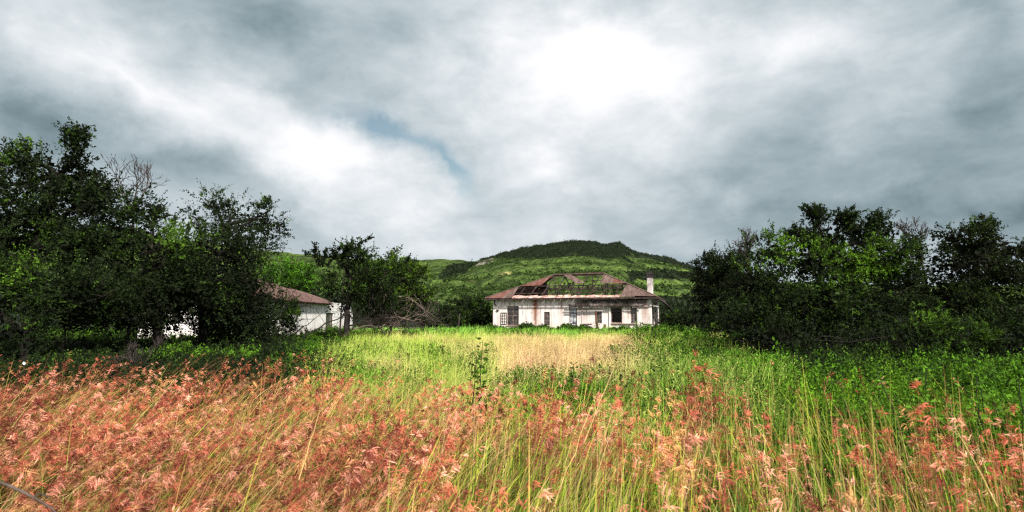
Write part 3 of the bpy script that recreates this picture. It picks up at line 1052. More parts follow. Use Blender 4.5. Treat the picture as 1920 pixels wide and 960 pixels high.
def roof2():
    """hipped sagging roof as a bent grid"""
    q = Quads()
    rx = -HW / 2
    ns = 40
    ys = np.linspace(-.5, 13.3, ns)
    rows = []
    for y in ys:
        k = min(1, max(0, (y + .5) / 4.5), max(0, (13.5 - y) / 4.2))
        k = min(k, 1)
        ridge = 2.62 + 1.35 * k ** .8 - .10 * math.sin(y * .9)
        sag = .07 * math.sin(y * 1.7)
        half = HW / 2 + .4
        pr = []
        for s in np.linspace(-1, 1, 13):
            hh = (1 - abs(s))
            z = min(2.60 + (ridge - 2.60) * 1.0, 2.60 + 1.36 * hh * 1.0 + .0)
            z = 2.60 + (1.36 * hh if 1.36 * hh < (ridge - 2.6) else (ridge - 2.6)) + sag * hh - (.12 if abs(s) == 1 else 0)
            pr.append((rx + s * half, y, z))
        rows.append(pr)
    V = np.array(rows)
    V2 = V - [0, 0, .05]
    nr, nc = V.shape[:2]
    i = np.arange(nr - 1)[:, None] * nc
    k = np.arange(nc - 1)[None]
    F = np.stack([i + k, i + k + 1, i + nc + k + 1, i + nc + k], -1)
    q.add(V, F, [(0.3, .2, .15)])
    q.add(V2, F[..., ::-1], [(0.3, .2, .15)])
    return q.build('roof', M['rusty'], H2)


roof2()
b = Box(); b.box(.18, -.5, 2.38, .23, 13.2, 2.52); b.build('fascia', M['timber'], H2)
b = Box(); b.box(-.30, 19.9, 2.61, .30, 22.2, 2.70); b.build('loose_roof_sheet', M['rusty'], H2)
b = Box(); b.box(.003, 4.6, 2.1, .08, 4.75, 2.3); b.build('vent', M['timber'], H2)

# ------------------------------------------------------------------ trees
DK = np.array([0.0095, 0.0125, 0.0065])
MD = np.array([0.020, 0.036, 0.009])
BR = np.array([0.100, 0.205, 0.016])


def foliage(Q, centers, dirs, L, n_leaf, ls, lw, base_col, bright, r, shape='alt', jit=.5):
    """sprigs: each a short twig with n_leaf leaves"""
    S = len(centers)
    t = np.linspace(.05, 1, n_leaf)[None, :, None]
    curve = np.zeros((S, n_leaf, 3))
    curve[..., 2] = -(t[..., 0] ** 2) * 0.18 * L[:, None]
    P = centers[:, None] + dirs[:, None] * t * L[:, None, None] + curve + r.normal(size=(S, n_leaf, 3)) * .03 * L[:, None, None]
    D = dirs[:, None] * .8 + unit(r.normal(size=(S, n_leaf, 3))) * .95
    sz = ls * r.uniform(.6, 1.25, (S, n_leaf)) * r.uniform(.65, 1.45, (S, 1)) * (1.05 - .35 * t[..., 0])
    k = np.clip(bright + r.normal(size=S) * .35 * jit, 0, 1)
    c = np.where(k[:, None] < .5, DK + (MD - DK) * k[:, None] * 2, MD + (BR - MD) * (k[:, None] - .5) * 2) * base_col
    c = np.repeat(c, n_leaf, 0) * r.uniform(.7, 1.35, (S * n_leaf, 1))
    leaves(Q, P.reshape(-1, 3), D.reshape(-1, 3), sz.ravel(), sz.ravel() * lw, c, r)


def blob_points(r, c, rad, n, shell=.55):
    d = unit(r.normal(size=(n, 3)))
    rr = r.uniform(0, 1, n) ** (1 / (3 * shell + 1.2))
    return c + d * rr[:, None] * rad, d


def tree(name, label, cat, base, trunk_pts, blobs, seed, ls=.09, lw=.5, tone=(1, 1, 1), bright=.25, sprig=.55, nleaf=16, dens=1.0, trunk_r=.16,
         group=None, up=.45, spike=0.0, fill=1.0, limb_n=7, hl=()):
    """blobs: (px, py, Y, rx_px, ry_px, rdepth_m). hl: painted highlights, light put into the leaf colour (px,py,radius_px,amount)"""
    r = np.random.default_rng(seed)
    root = empty(name, base)
    tag(root, label, cat, group)
    base = np.asarray(base, float)
    W = Quads()
    tp = [np.asarray(p, float) for p in trunk_pts]
    n = len(tp)
    for i in range(n - 1):
        r0 = trunk_r * (1 - .55 * i / max(1, n - 1)); r1 = trunk_r * (1 - .55 * (i + 1) / max(1, n - 1))
        tube(W, bent(tp[i], tp[i + 1], r, 6, .05), np.linspace(r0, r1, 6), 8)
    Q = Quads()
    for (px, py, Y, rx, ry, rd) in blobs:
        c = at(px, py, Y)
        rad = np.array([rx * Y / FPX, rd, ry * Y / FPX])
        vol = rad[0] * rad[2]
        sg = sprig * (.62 if rad[0] < .55 else 1.0)
        S = int(max(40, 260 * vol * dens / (sg ** 1.2)))
        p, d = blob_points(r, c, rad, S)
        m_ = max(3, S // 16)
        ci = r.integers(0, m_, S)
        p = p[ci] + r.normal(size=p.shape) * sg * .36
        d = unit((p - c) / rad)
        keep = (p[:, 2] > .15)
        # uneven outline and gaps
        nz = vnoise(p[:, 0], p[:, 1], p[:, 2], 2.2, seed, 2)
        keep &= nz > -.55 + .25 * r.random(len(p))
        p, d, nz = p[keep], d[keep], nz[keep]
        dd = unit(d * .75 + np.array([0, 0, up]) + r.normal(size=d.shape) * .45)
        L = sg * r.uniform(.6, 1.3, len(p))
        L = L * np.where(r.random(len(p)) < spike, 2.0, 1.0)
        br = bright + .22 * nz + .12 * d[:, 2]  # leaves on top of a blob painted lighter, as if lit from above
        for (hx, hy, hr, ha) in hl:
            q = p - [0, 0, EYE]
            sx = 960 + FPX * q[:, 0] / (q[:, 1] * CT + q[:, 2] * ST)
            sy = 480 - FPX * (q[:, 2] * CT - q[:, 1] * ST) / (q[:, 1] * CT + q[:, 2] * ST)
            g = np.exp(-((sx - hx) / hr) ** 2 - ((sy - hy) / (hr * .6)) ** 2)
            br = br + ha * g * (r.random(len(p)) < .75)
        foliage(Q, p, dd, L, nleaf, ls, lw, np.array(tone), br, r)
        # inner mass of leaves, interior shade put into their darker colour
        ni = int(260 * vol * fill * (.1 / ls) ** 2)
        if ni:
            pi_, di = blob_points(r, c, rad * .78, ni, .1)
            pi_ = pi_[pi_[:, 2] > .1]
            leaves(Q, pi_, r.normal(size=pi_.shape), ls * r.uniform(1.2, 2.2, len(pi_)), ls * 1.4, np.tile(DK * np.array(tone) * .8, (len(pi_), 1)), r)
        # limbs reaching into the blob
        k = int(np.argmin([np.linalg.norm(q - c) for q in tp]))
        start = tp[max(0, k - (1 if k == n - 1 and n > 2 and r.random() < .4 else 0))]
        lim = bent(start, c, r, 7, .08)
        lr = trunk_r * .42
        tube(W, lim, np.linspace(lr, lr * .35, 7), 6)
        for _ in range(limb_n):
            e, _d = blob_points(r, c, rad * .95, 1, .6)
            s0 = lim[r.integers(3, 7)]
            tube(W, bent(s0, e[0], r, 5, .10), np.linspace(lr * .38, .008, 5), 4)
    W.build('trunk', M['bark'], root, smooth=True, loc=base)
    Q.build('crown', M['leaf'], root, loc=base)
    return root


def fork(Q, p, d, L, rad, depth, r, spread=.5, upb=.15, kids=3, minr=.004, sides=5):
    """a bare branch that keeps dividing"""
    n = 5
    pts = [p]
    dd = d
    for i in range(n - 1):
        dd = unit(dd + r.normal(size=3) * .14 + np.array([0, 0, upb * .2]))
        pts.append(pts[-1] + dd * L / (n - 1))
    tube(Q, pts, np.linspace(rad, max(minr, rad * .6), n), sides if rad > .02 else 4)
    if depth == 0: return
    for k in range(kids):
        i = r.integers(1, n) if k else n - 1
        nd = unit(dd + r.normal(size=3) * spread + np.array([0, 0, upb]))
        fork(Q, pts[i], nd, L * r.uniform(.55, .85), max(minr, rad * .58), depth - 1, r, spread, upb, kids, minr, sides)


def T(px, py, Y):
    return at(px, py, Y)


def G(px, Y):
    return np.array([(px - 960) / FPX * Y, Y, 0.0])


TREES = 'trees and big bushes around the houses'
tree('broadleaf_tree', 'tallest dark tree at the far left with a pointed top', 'tree', G(55, 18), [G(55, 18), T(48, 560, 18), T(75, 430, 18), T(110, 330, 18.2)],
     [(140, 275, 18, 22, 34, .6), (118, 318, 18, 46, 38, 1.0), (45, 300, 17.6, 30, 24, .8), (85, 370, 18, 80, 52, 1.7), (20, 410, 17.5, 62, 60, 1.6), (165, 385, 18.2, 46, 45, 1.2),
      (100, 470, 18, 120, 55, 2.2), (200, 370, 18.5, 40, 32, 1.0), (-40, 350, 18, 60, 70, 1.5), (-60, 500, 17.5, 80, 90, 1.8), (200, 445, 18.4, 70, 45, 1.4)], 11,
     ls=.115, bright=.22, trunk_r=.22, dens=.58, fill=.6, spike=.08, hl=[(60, 530, 60, .3), (20, 560, 50, .25)])
tree('broadleaf_tree', 'dark rounded tree filling the left, with a bright green patch on its crown', 'tree', G(300, 19), [G(300, 19), T(295, 580, 19), T(280, 500, 19)],
     [(250, 440, 19, 70, 45, 1.5), (330, 470, 18.8, 90, 40, 1.8), (400, 510, 19.3, 75, 50, 1.5), (230, 520, 18.6, 110, 60, 2.2), (350, 560, 18.8, 100, 50, 1.8), (290, 400, 19.5, 36, 26, .9),
      (180, 570, 18, 80, 45, 1.4), (440, 480, 19.5, 50, 45, 1.2), (460, 560, 20, 50, 55, 1.2)], 12,
     ls=.10, bright=.20, trunk_r=.16, dens=.68, fill=.8, hl=[(300, 445, 50, .5), (240, 480, 45, .3), (350, 455, 40, .45)])
tree('broadleaf_tree', 'dark tree with an open crown reaching right over the white cottage', 'tree', G(385, 21), [G(385, 21), T(378, 560, 21), T(392, 470, 21), T(420, 425, 21)],
     [(402, 385, 21, 30, 24, .7), (370, 412, 21, 38, 22, .9), (440, 400, 21, 28, 26, .7), (495, 400, 21, 22, 26, .6), (470, 428, 21, 40, 20, .8), (415, 440, 21, 60, 24, 1.1),
      (508, 425, 21, 18, 16, .5), (400, 478, 21, 70, 30, 1.3), (455, 465, 21.2, 50, 25, 1.0)], 13,
     ls=.10, bright=.18, trunk_r=.15, dens=.42, fill=.22, spike=.06)
tree('broadleaf_tree', 'low spreading dark tree leaning in at the left edge of the photo', 'tree', G(40, 15), [G(60, 15), T(45, 625, 15), T(0, 590, 15), T(-40, 560, 15)],
     [(-40, 500, 15, 70, 70, 1.2), (40, 540, 15, 80, 45, 1.3), (130, 545, 15.5, 80, 45, 1.2), (-30, 590, 15, 60, 30, 1.0), (20, 625, 14.6, 60, 22, .7)], 14,
     ls=.085, bright=.2, trunk_r=.10, dens=.8, hl=[(20, 530, 45, .4), (60, 490, 40, .3), (70, 560, 60, .15)])
tree('shrub', 'dark narrow leafy shrub in front of the white cottage wall', 'shrub', G(512, 25), [G(512, 25), T(512, 590, 25)],
     [(505, 600, 25, 42, 45, .9), (520, 570, 25, 30, 30, .7), (470, 560, 24.5, 30, 70, .9), (440, 620, 24, 50, 30, .9), (545, 600, 25, 18, 28, .4)], 15,
     ls=.12, lw=.28, bright=.16, trunk_r=.05, dens=.6, fill=.5, up=.8)
tree('acacia_tree', 'flat green tree rising behind the roof of the cottage', 'tree', G(540, 60), [G(540, 60), T(540, 560, 60), T(542, 535, 60)],
     [(535, 506, 60, 42, 17, 2.5), (505, 520, 60, 22, 18, 2.2), (570, 525, 60, 35, 17, 2.2), (590, 545, 60, 30, 20, 2.2), (545, 530, 60, 52, 22, 2.2)], 16,
     ls=.22, bright=.50, tone=(1.0, 1.25, .9), trunk_r=.2, sprig=.9, dens=.35, fill=.22, hl=[(530, 498, 60, .3)])
tree('broadleaf_tree', 'slim tree in front of the cottage with arching leafy sprays at its top', 'tree', G(652, 29), [G(648, 29), T(650, 580, 29), T(655, 520, 29), T(640, 480, 29)],
     [(640, 475, 29, 36, 22, 1.0), (600, 480, 29, 18, 20, .6), (665, 515, 29, 60, 30, 1.4), (705, 550, 29.5, 45, 40, 1.4), (720, 520, 30, 40, 22, 1.2), (625, 545, 29, 30, 26, .9), (675, 470, 29, 22, 12, .6), (650, 560, 29, 40, 28, .9)], 17,
     ls=.15, bright=.22, trunk_r=.17, dens=.26, fill=.16, hl=[(650, 490, 40, .35)])
tree('bush', 'olive green bush tangled with dead branches between the two houses', 'bush', G(740, 35), [G(735, 35), T(738, 560, 35)],
     [(720, 520, 35, 55, 30, 1.8), (765, 530, 35, 34, 34, 1.4), (745, 500, 35.3, 30, 18, 1.1), (785, 570, 35, 24, 34, 1.0), (700, 565, 34.5, 40, 30, 1.2), (745, 565, 35.4, 50, 34, 1.4)], 18,
     ls=.16, bright=.34, tone=(1.15, 1.05, .9), trunk_r=.09, dens=.42, fill=.4, hl=[(770, 560, 30, .45), (740, 510, 40, .3)])
tree('bush', 'dark bush mass beside the left corner of the roofless house', 'bush', G(870, 53), [G(870, 53), T(870, 600, 53)],
     [(895, 590, 53, 32, 26, 1.6), (855, 592, 54, 32, 22, 1.6), (825, 600, 55, 30, 18, 1.5), (880, 570, 56, 26, 14, 1.4), (905, 605, 52.5, 18, 16, .9), (835, 612, 50, 40, 12, 1.2)], 19,
     ls=.24, bright=.20, trunk_r=.12, sprig=.8, dens=.45, fill=.5, hl=[(900, 580, 14, .5), (870, 600, 20, .3)])
tree('bush', 'dark bushes behind the right corner of the roofless house', 'bush', G(1290, 56), [G(1290, 56), T(1290, 600, 56)],
     [(1262, 606, 56, 30, 13, 1.4), (1310, 600, 55, 40, 20, 1.8), (1360, 605, 50, 40, 24, 1.8), (1245, 610, 50, 16, 16, 1.0), (1410, 600, 45, 40, 30, 1.8)], 20,
     ls=.24, bright=.12, trunk_r=.12, sprig=.8, dens=.45, fill=.6)
tree('broadleaf_tree', 'grey-leaved tree at the left end of the right-hand thicket', 'tree', G(1345, 33), [G(1350, 33), T(1350, 580, 33), T(1340, 520, 33)],
     [(1325, 490, 33, 26, 14, 1.0), (1345, 520, 33, 44, 30, 1.6), (1330, 560, 33, 30, 32, 1.3), (1385, 505, 33, 34, 26, 1.4), (1375, 570, 32, 50, 45, 1.6), (1360, 610, 31, 50, 24, 1.3)], 21,
     ls=.16, bright=.16, tone=(1.1, 1.0, 1.2), trunk_r=.15, dens=.5, fill=.5, spike=.05)
tree('conifer_tree', 'dark wide thicket tree on the right with several knobbly tops', 'tree', G(1540, 20), [G(1540, 20), T(1540, 580, 20), T(1545, 480, 20)],
     [(1532, 410, 20, 17, 24, .6), (1578, 410, 20, 18, 22, .6), (1497, 437, 20, 20, 20, .7), (1555, 450, 20, 60, 26, 1.2), (1625, 430, 20, 42, 22, 1.0), (1655, 440, 20, 32, 18, .8),
      (1450, 475, 20, 50, 28, 1.3), (1520, 500, 19.6, 90, 38, 1.8), (1620, 490, 19.8, 85, 40, 1.7), (1420, 540, 20, 45, 50, 1.4), (1500, 570, 19.3, 100, 55, 2.0), (1620, 570, 19.2, 100, 60, 2.0),
      (1440, 620, 19.5, 60, 35, 1.3), (1560, 640, 19.2, 90, 32, 1.5), (1690, 470, 20, 30, 14, .8), (1680, 520, 19.8, 40, 40, 1.3)], 22,
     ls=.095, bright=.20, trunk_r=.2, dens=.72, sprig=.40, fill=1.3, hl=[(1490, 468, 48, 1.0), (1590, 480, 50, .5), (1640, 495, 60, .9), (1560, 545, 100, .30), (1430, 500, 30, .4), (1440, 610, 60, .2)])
tree('cypress_tree', 'dark feathery evergreen with wind-bent tips at the right edge', 'tree', G(1820, 19), [G(1820, 19), T(1825, 580, 19), T(1832, 480, 19)],
     [(1842, 425, 19, 18, 16, .5), (1788, 445, 19, 34, 20, .9), (1840, 460, 19, 48, 24, 1.1), (1890, 470, 19, 36, 24, 1.0), (1800, 495, 18.8, 70, 34, 1.6), (1880, 520, 18.8, 70, 46, 1.6),
      (1760, 555, 18.8, 70, 48, 1.5), (1850, 590, 18.5, 90, 55, 1.8), (1960, 540, 19, 70, 80, 1.6), (1730, 620, 18.8, 60, 40, 1.3), (1920, 640, 18, 60, 40, 1.2)], 23,
     ls=.095, bright=.14, trunk_r=.18, dens=.72, sprig=.40, fill=1.3, up=.1, tone=(1.05, 1, .9), hl=[(1830, 540, 70, .3), (1915, 545, 30, .4)])
tree('bush', 'leafy bush with bright lance-shaped leaves low at the right', 'bush', G(1765, 12.5), [G(1765, 12.5), T(1765, 640, 12.5)],
     [(1710, 620, 12.8, 48, 28, .5), (1765, 640, 12.6, 70, 34, .6), (1830, 650, 12.8, 44, 30, .5), (1690, 665, 12.4, 50, 28, .5), (1770, 690, 12.2, 80, 26, .6)], 24,
     ls=.085, lw=.33, bright=.26, trunk_r=.03, sprig=.32, dens=.8, fill=.9, hl=[(1740, 610, 40, .35), (1800, 650, 40, .25)])


LB = 'dark bushes under the left trees'
tree('bush', 'dark bush at the foot of the tallest tree, far left', 'bush', G(120, 17), [G(120, 17), T(122, 620, 17)],
     [(150, 590, 17, 55, 34, .9), (100, 565, 17.4, 60, 30, .9), (230, 590, 17.6, 60, 42, 1.0), (190, 560, 17.8, 60, 40, 1.0)], 25, ls=.09, bright=.12, trunk_r=.06, dens=.9, fill=1.4, group=LB)
tree('bush', 'dark bush hiding the end wall of the cottage at the left', 'bush', G(430, 22), [G(430, 22), T(432, 600, 22)],
     [(430, 585, 22, 50, 50, 1.3), (300, 595, 20, 48, 34, 1.0), (320, 560, 21, 50, 40, 1.2), (410, 620, 21, 60, 22, 1.1), (470, 610, 23, 36, 40, 1.0), (395, 550, 22, 40, 30, 1.0)], 26, ls=.10, bright=.14, trunk_r=.06, dens=.9, fill=1.4, group=LB)
tree('bush', 'low dark bush mass below the right-hand thicket', 'bush', G(1500, 17), [G(1500, 17), T(1502, 650, 17)],
     [(1440, 640, 17.5, 60, 30, 1.0), (1540, 650, 17, 80, 30, 1.0), (1640, 655, 16.5, 60, 34, 1.0), (1400, 610, 19, 50, 40, 1.0), (1880, 650, 14, 70, 45, .9)], 27, ls=.09, bright=.13, trunk_r=.05, dens=.9, fill=1.4)

# upright leafy sprays that break the crown outlines
def sprays(parent_name, label, cat, base_g, specs, seed, Y, ls, bright=.15, tone=(1, 1, 1), group=None):
    r = np.random.default_rng(seed)
    root = empty(parent_name, base_g)
    tag(root, label, cat, group)
    Wd, Q = Quads(), Quads()
    top0 = at(specs[0][0], specs[0][1], Y)
    for (x0, y0, x1, y1, sway) in specs:
        a, c = at(x0, y0, Y), at(x1, y1, Y)
        pts = bent(a, c, r, 8, .03, sag=sway)
        tube(Wd, pts, np.linspace(.022, .006, 8), 4)
        n = 46
        tt = np.linspace(0.05, 1, n)
        P = np.stack([np.interp(tt, np.linspace(0, 1, 8), pts[:, i]) for i in range(3)], -1)
        dl = unit(c - a)
        for rep in range(3):
            D = dl * .5 + unit(r.normal(size=(n, 3))) * 1.0
            cc = (DK + (MD - DK) * np.clip(bright + r.normal(size=(n, 1)) * .2, 0, 1) * 1.4) * np.array(tone)
            leaves(Q, P + r.normal(size=P.shape) * .05, D, ls * r.uniform(.7, 1.2, n), ls * .5, cc, r)
    tube(Wd, bent(base_g, top0, r, 6, .03), np.linspace(.06, .02, 6), 6)
    Wd.build('trunk', M['bark'], root, loc=base_g)
    Q.build('crown', M['leaf'], root, loc=base_g)


sprays('sapling', 'sapling with arching leafy sprays above the slim tree beside the cottage', 'sapling', G(640, 28.6),
       [(645, 500, 698, 444, .12), (650, 500, 690, 470, .05), (640, 500, 622, 466, .02), (600, 500, 590, 456, -.02), (605, 500, 612, 468, 0), (640, 505, 652, 460, 0), (612, 500, 640, 462, .05)], 31, 28.6, .17)


def bare(name, label, cat, g, start, dirs, L, rad, depth, seed, mat, spread=.5, upb=.15, kids=3, minr=.006, group=None):
    r = np.random.default_rng(seed)
    Q = Quads()
    for d in dirs:
        fork(Q, np.asarray(start, float), unit(np.asarray(d, float)), L, rad, depth, r, spread, upb, kids, minr)
    if np.linalg.norm(np.asarray(start) - g) > .3:
        tube(Q, bent(g, start, r, 6, .03), np.linspace(rad * 1.5, rad, 6), 6)
    o = Q.build(name, mat, loc=g, smooth=True)
    tag(o, label, cat, group)
    return o


BT = 'bare dead trees'
bare('dead_tree', 'bare dead tree with fine twigs against the sky above the left trees', 'dead tree', G(240, 20), T(248, 392, 20), [(-.45, 0, 1), (.45, .1, 1), (.05, 0, 1)], .72, .035, 4, 41, M['deadtwig'], .36, .22, 3, .006, BT)
bare('dead_tree', 'pale bare dead tree showing above the left end of the right-hand thicket', 'dead tree', G(1405, 30), T(1402, 500, 30), [(-.5, 0, 1), (.4, .1, 1), (0, 0, 1)], .8, .05, 4, 42, M['deadtwig'], .45, .22, 3, .012, BT)
bare('dead_tree', 'bare dead tree standing in the gap between the two right-hand evergreens', 'dead tree', G(1725, 21), T(1728, 490, 21), [(-.25, 0, 1), (.15, .1, 1)], .75, .04, 4, 43, M['deadtwig'], .42, .25, 3, .009, BT)
bare('dead_shrub', 'pinkish-brown leafless shrub in the dark undergrowth at the left', 'dead shrub', G(268, 13), G(268, 13) + [0, 0, .1], [(-.7, 0, 1), (.6, .1, 1), (.1, 0, 1), (-.3, .2, 1), (.9, 0, .8)], .50, .012, 3, 44, M['deadtwig'], .45, .1, 3, .005, 'dead shrubs and fallen branches')
FB = 'dead shrubs and fallen branches'


def fallen(label, pts_px, Y0, Y1, rad, seed, mat, tw=2, name='fallen_branch'):
    r = np.random.default_rng(seed)
    n = len(pts_px)
    P = np.array([at(p[0], p[1], Y0 + (Y1 - Y0) * i / (n - 1)) for i, p in enumerate(pts_px)])
    tt = np.linspace(0, 1, n)
    t2 = np.linspace(0, 1, n * 4)
    P2 = np.stack([np.interp(t2, tt, P[:, i]) for i in range(3)], -1)
    P2 += r.normal(size=P2.shape) * rad * .5
    Q = Quads()
    tube(Q, P2, np.linspace(rad, rad * .35, len(P2)), 6)
    for k in range(tw * 2):
        i = r.integers(n, len(P2))
        d = unit(P2[i] - P2[i - 2] + r.normal(size=3) * .5)
        fork(Q, P2[i], d, .7 * Y0 / 25, rad * .4, 2, r, .5, .05, 2, .006)
    g = np.array([P[0][0], P[0][1], 0.0])
    o = Q.build(name, mat, loc=g, smooth=True)
    tag(o, label, 'branch', FB)


fallen('long dark branch slanting up to the right across the cottage wall', [(558, 640), (585, 622), (615, 605), (650, 590), (668, 578)], 26, 28, .045, 51, M['bark'], 1)
fallen('thin forked dead branch curving in front of the white cottage wall', [(553, 576), (575, 574), (592, 579), (602, 596)], 26, 26.3, .025, 52, M['bark'], 2)
fallen('curved dead branch rising from the rubble below the cottage wall', [(552, 628), (566, 614), (580, 607), (594, 592)], 26, 26.4, .03, 53, M['bark'], 2)
fallen('pale arching dead branch low in the bush between the houses', [(655, 612), (690, 603), (720, 596), (745, 594), (770, 601), (790, 600)], 31, 32, .05, 54, M['dead'], 3)
fallen('pale broken branch hanging down on the right of the olive bush', [(745, 556), (765, 558), (780, 568), (795, 582), (803, 595)], 33, 33, .04, 55, M['dead'], 4)
fallen('grey dead limb slanting up to the right over the cottage roof edge', [(432, 545), (450, 535), (470, 527), (492, 523)], 22, 22.5, .035, 56, M['dead'], 1)
fallen('brown dead branch leaning steeply inside the olive bush', [(700, 510), (715, 540), (730, 565), (742, 590)], 32, 32.5, .035, 57, M['dead'], 3)
fallen('low dark dead branch lying behind the grass left of the olive bush', [(660, 618), (690, 610), (715, 612), (735, 600)], 30.5, 31, .035, 58, M['dead'], 4)


def brush_pile():
    r = np.random.default_rng(60)
    Q = Quads()
    for k in range(70):
        p = at(r.uniform(675, 820), r.uniform(585, 622), r.uniform(33, 34.5))
        d = unit(np.array([r.normal() * .8, r.normal() * .3, r.uniform(-.1, .9)]))
        fork(Q, p, d, .8, .02, 2, r, .6, -.05, 2, .010)
    o = Q.build('brush_pile', M['deadtwig'], loc=G(745, 34))
    tag(o, 'tangle of dry brown twigs under the olive bush between the houses', 'brushwood', kind='stuff')


brush_pile()

# vines against the house front
def vine(px0, px1, y_top, Yd, label, seed, bright):
    r = np.random.default_rng(seed)
    n = int((px1 - px0) * 9)
    px = r.uniform(px0, px1, n)
    Y = Yd + r.uniform(-1.1, .9, n)
    hh = (590 + EYE * FPX / Yd - y_top) * Yd / FPX
    env = hh * (.65 + .35 * np.sin(px / 9 + seed) * np.sin(px / 23)) * np.clip(np.minimum(px - px0, px1 - px) / 12 + .3, 0, 1)
    z = env * r.uniform(0, 1, n) ** .6
    P = np.stack([(px - 960) / FPX * Y, Y, z], -1)
    D = unit(r.normal(size=(n, 3)) * .6 + [0, -.4, .8])
    Q = Quads()
    foliage(Q, P, D, r.uniform(.2, .45, n), 9, .15, .75, np.array([1., 1.1, .9]), bright + .45 * (z / hh) - .1, r)
    o = Q.build('vine_bush', M['leaf'], loc=G((px0 + px1) / 2, Yd))
    tag(o, label, 'bush', 'low bushes along the front of the roofless house')


vine(948, 1030, 608, 47.5, 'low dark green creeper under the left windows of the roofless house', 71, .22)
vine(1025, 1125, 610, 46.5, 'low green creeper under the pale middle window of the roofless house', 72, .30)
vine(1138, 1186, 614, 44.0, 'rounded green bush below the wide dark opening of the roofless house', 73, .38)
vine(1212, 1262, 612, 44.5, 'green bush at the right corner of the roofless house', 74, .30)
vine(880, 950, 612, 48.5, 'green bush at the foot of the left corner of the roofless house', 75, .35)

# ------------------------------------------------------------------ grass and herbs
def clumped(r, px0, px1, Y0, Y1, n, power, per, spread):
    """points gathered into tussocks; also returns the tussock number and a spread that grows with distance"""
    m = max(1, n // per)
    u_ = r.uniform(0, 1, m)
    e = 2.0 / power
    Yc = (Y0 ** e + u_ * (Y1 ** e - Y0 ** e)) ** (1 / e)
    pc = r.uniform(px0, px1, m)
    Xc = (pc - 960) / FPX * Yc
    k = r.integers(0, m, n)
    sp = spread * (1 + .05 * Yc[k])
    X = Xc[k] + r.normal(size=n) * sp
    Y = np.maximum(Yc[k] + r.normal(size=n) * sp, 1.0)
    return 960 + FPX * X / Y, Y, X, k, m


def fan(r, px0, px1, Y0, Y1, n, power=1.0):
    """n ground points; area-uniform for power 1, denser near for larger power"""
    u_ = r.uniform(0, 1, n)
    e = 2.0 / power
    Y = (Y0 ** e + u_ * (Y1 ** e - Y0 ** e)) ** (1 / e)
    px = r.uniform(px0, px1, n)
    return px, Y, (px - 960) / FPX * Y


def red_edge(px):
    return lerp(px, [-300, 0, 300, 600, 750, 900, 1200, 1300, 1500, 1700, 1920, 2300], [8.2, 8.2, 8.6, 8.4, 7.4, 6.3, 5.9, 5.6, 4.8, 4.4, 4.2, 4.2])


def lean_of(px, r, n):
    """wind pushes the stems to the right in the left half, weaker on the right"""
    base = lerp(px, [0, 700, 1200, 1920], [.75, .55, .22, .15])
    dirx = lerp(px, [0, 1200, 1500, 1920], [0.0, 0.2, 1.6, 2.9])
    return np.clip(base + r.normal(size=n) * .22, 0, 1.4), dirx + r.normal(size=n) * .6


def fore_grass():
    r = np.random.default_rng(100)
    Q = Quads()
    n = 40000
    px, Y, X, tk, tm = clumped(r, -160, 2080, 1.3, 9.5, n, 1.35, 34, .07)
    k = (Y < red_edge(px) + .8 + r.normal(size=n) * .5) & (Y > 1.15) & (vnoise(X, Y, 0, .8, 72, 2) > -.45 + .3 * r.normal(size=n))
    px, Y, X, tk = px[k], Y[k], X[k], tk[k]
    n = len(px)
    lean, ld = lean_of(px, r, n)
    tr = r.normal(size=tm)[tk]
    td = r.normal(size=tm)[tk]
    ld = ld + td * .5
    h = r.uniform(.30, .95, n) * np.clip(1 + .22 * tr, .5, 1.4) * lerp(px, [0, 900, 1920], [.88, 1.0, 1.05])
    w = r.uniform(.003, .0065, n) * (1 + .10 * Y)
    nz = vnoise(X, Y, 0, 1.6, 61, 2)
    t = np.clip(.42 - .22 * (px > 650) * (Y < 4) + .35 * nz + .28 * td + r.normal(size=n) * .18, 0, 1)[:, None]
    green = np.array([.06, .16, .015]); straw = np.array([.66, .42, .12]); lime = np.array([.42, .52, .05])
    c = np.where(t < .5, green + (lime - green) * t * 2, lime + (straw - lime) * (t - .5) * 2)
    c *= lerp(px, [0, 600, 900, 1400, 1920], [1.0, 1.1, 1.5, 1.4, 1.1])[:, None]
    c *= r.uniform(.55, 1.25, (n, 1))
    dead = (r.random(n) < lerp(px, [0, 700, 1100, 1920], [.5, .30, .12, .12]))[:, None]
    c = np.where(dead, np.array([.58, .31, .13]) * r.uniform(.5, 1.2, (n, 1)), c)
    blades(Q, np.stack([X, Y, ground_z(X, Y)], -1), h, w, lean, ld, c * .35, c, r, 4)  # bases darkened: shade among the stems painted in, besides their brownish colour
    # long dry stalks standing out of the mass
    n = 3800
    px, Y, X = fan(r, -160, 2080, 1.6, 8.8, n, 1.2)
    k = (Y < red_edge(px)) & (vnoise(X, Y, 0, 1.0, 68, 2) > -.2)
    px, Y, X = px[k], Y[k], X[k]
    n = len(px)
    lean, ld = lean_of(px, r, n)
    h = r.uniform(.75, 1.12, n)
    c = np.where(r.random((n, 1)) < .5, np.array([[.78, .56, .26]]), np.array([[.74, .42, .22]])) * r.uniform(.6, 1.15, (n, 1))
    c = np.where(r.random((n, 1)) < .22, np.array([[.50, .62, .12]]), c)
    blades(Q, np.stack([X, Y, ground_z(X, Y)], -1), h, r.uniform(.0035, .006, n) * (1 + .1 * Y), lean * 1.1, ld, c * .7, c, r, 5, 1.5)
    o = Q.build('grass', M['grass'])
    tag(o, 'yellow-green and straw coloured grass blades filling the foreground', 'grass', kind='stuff')


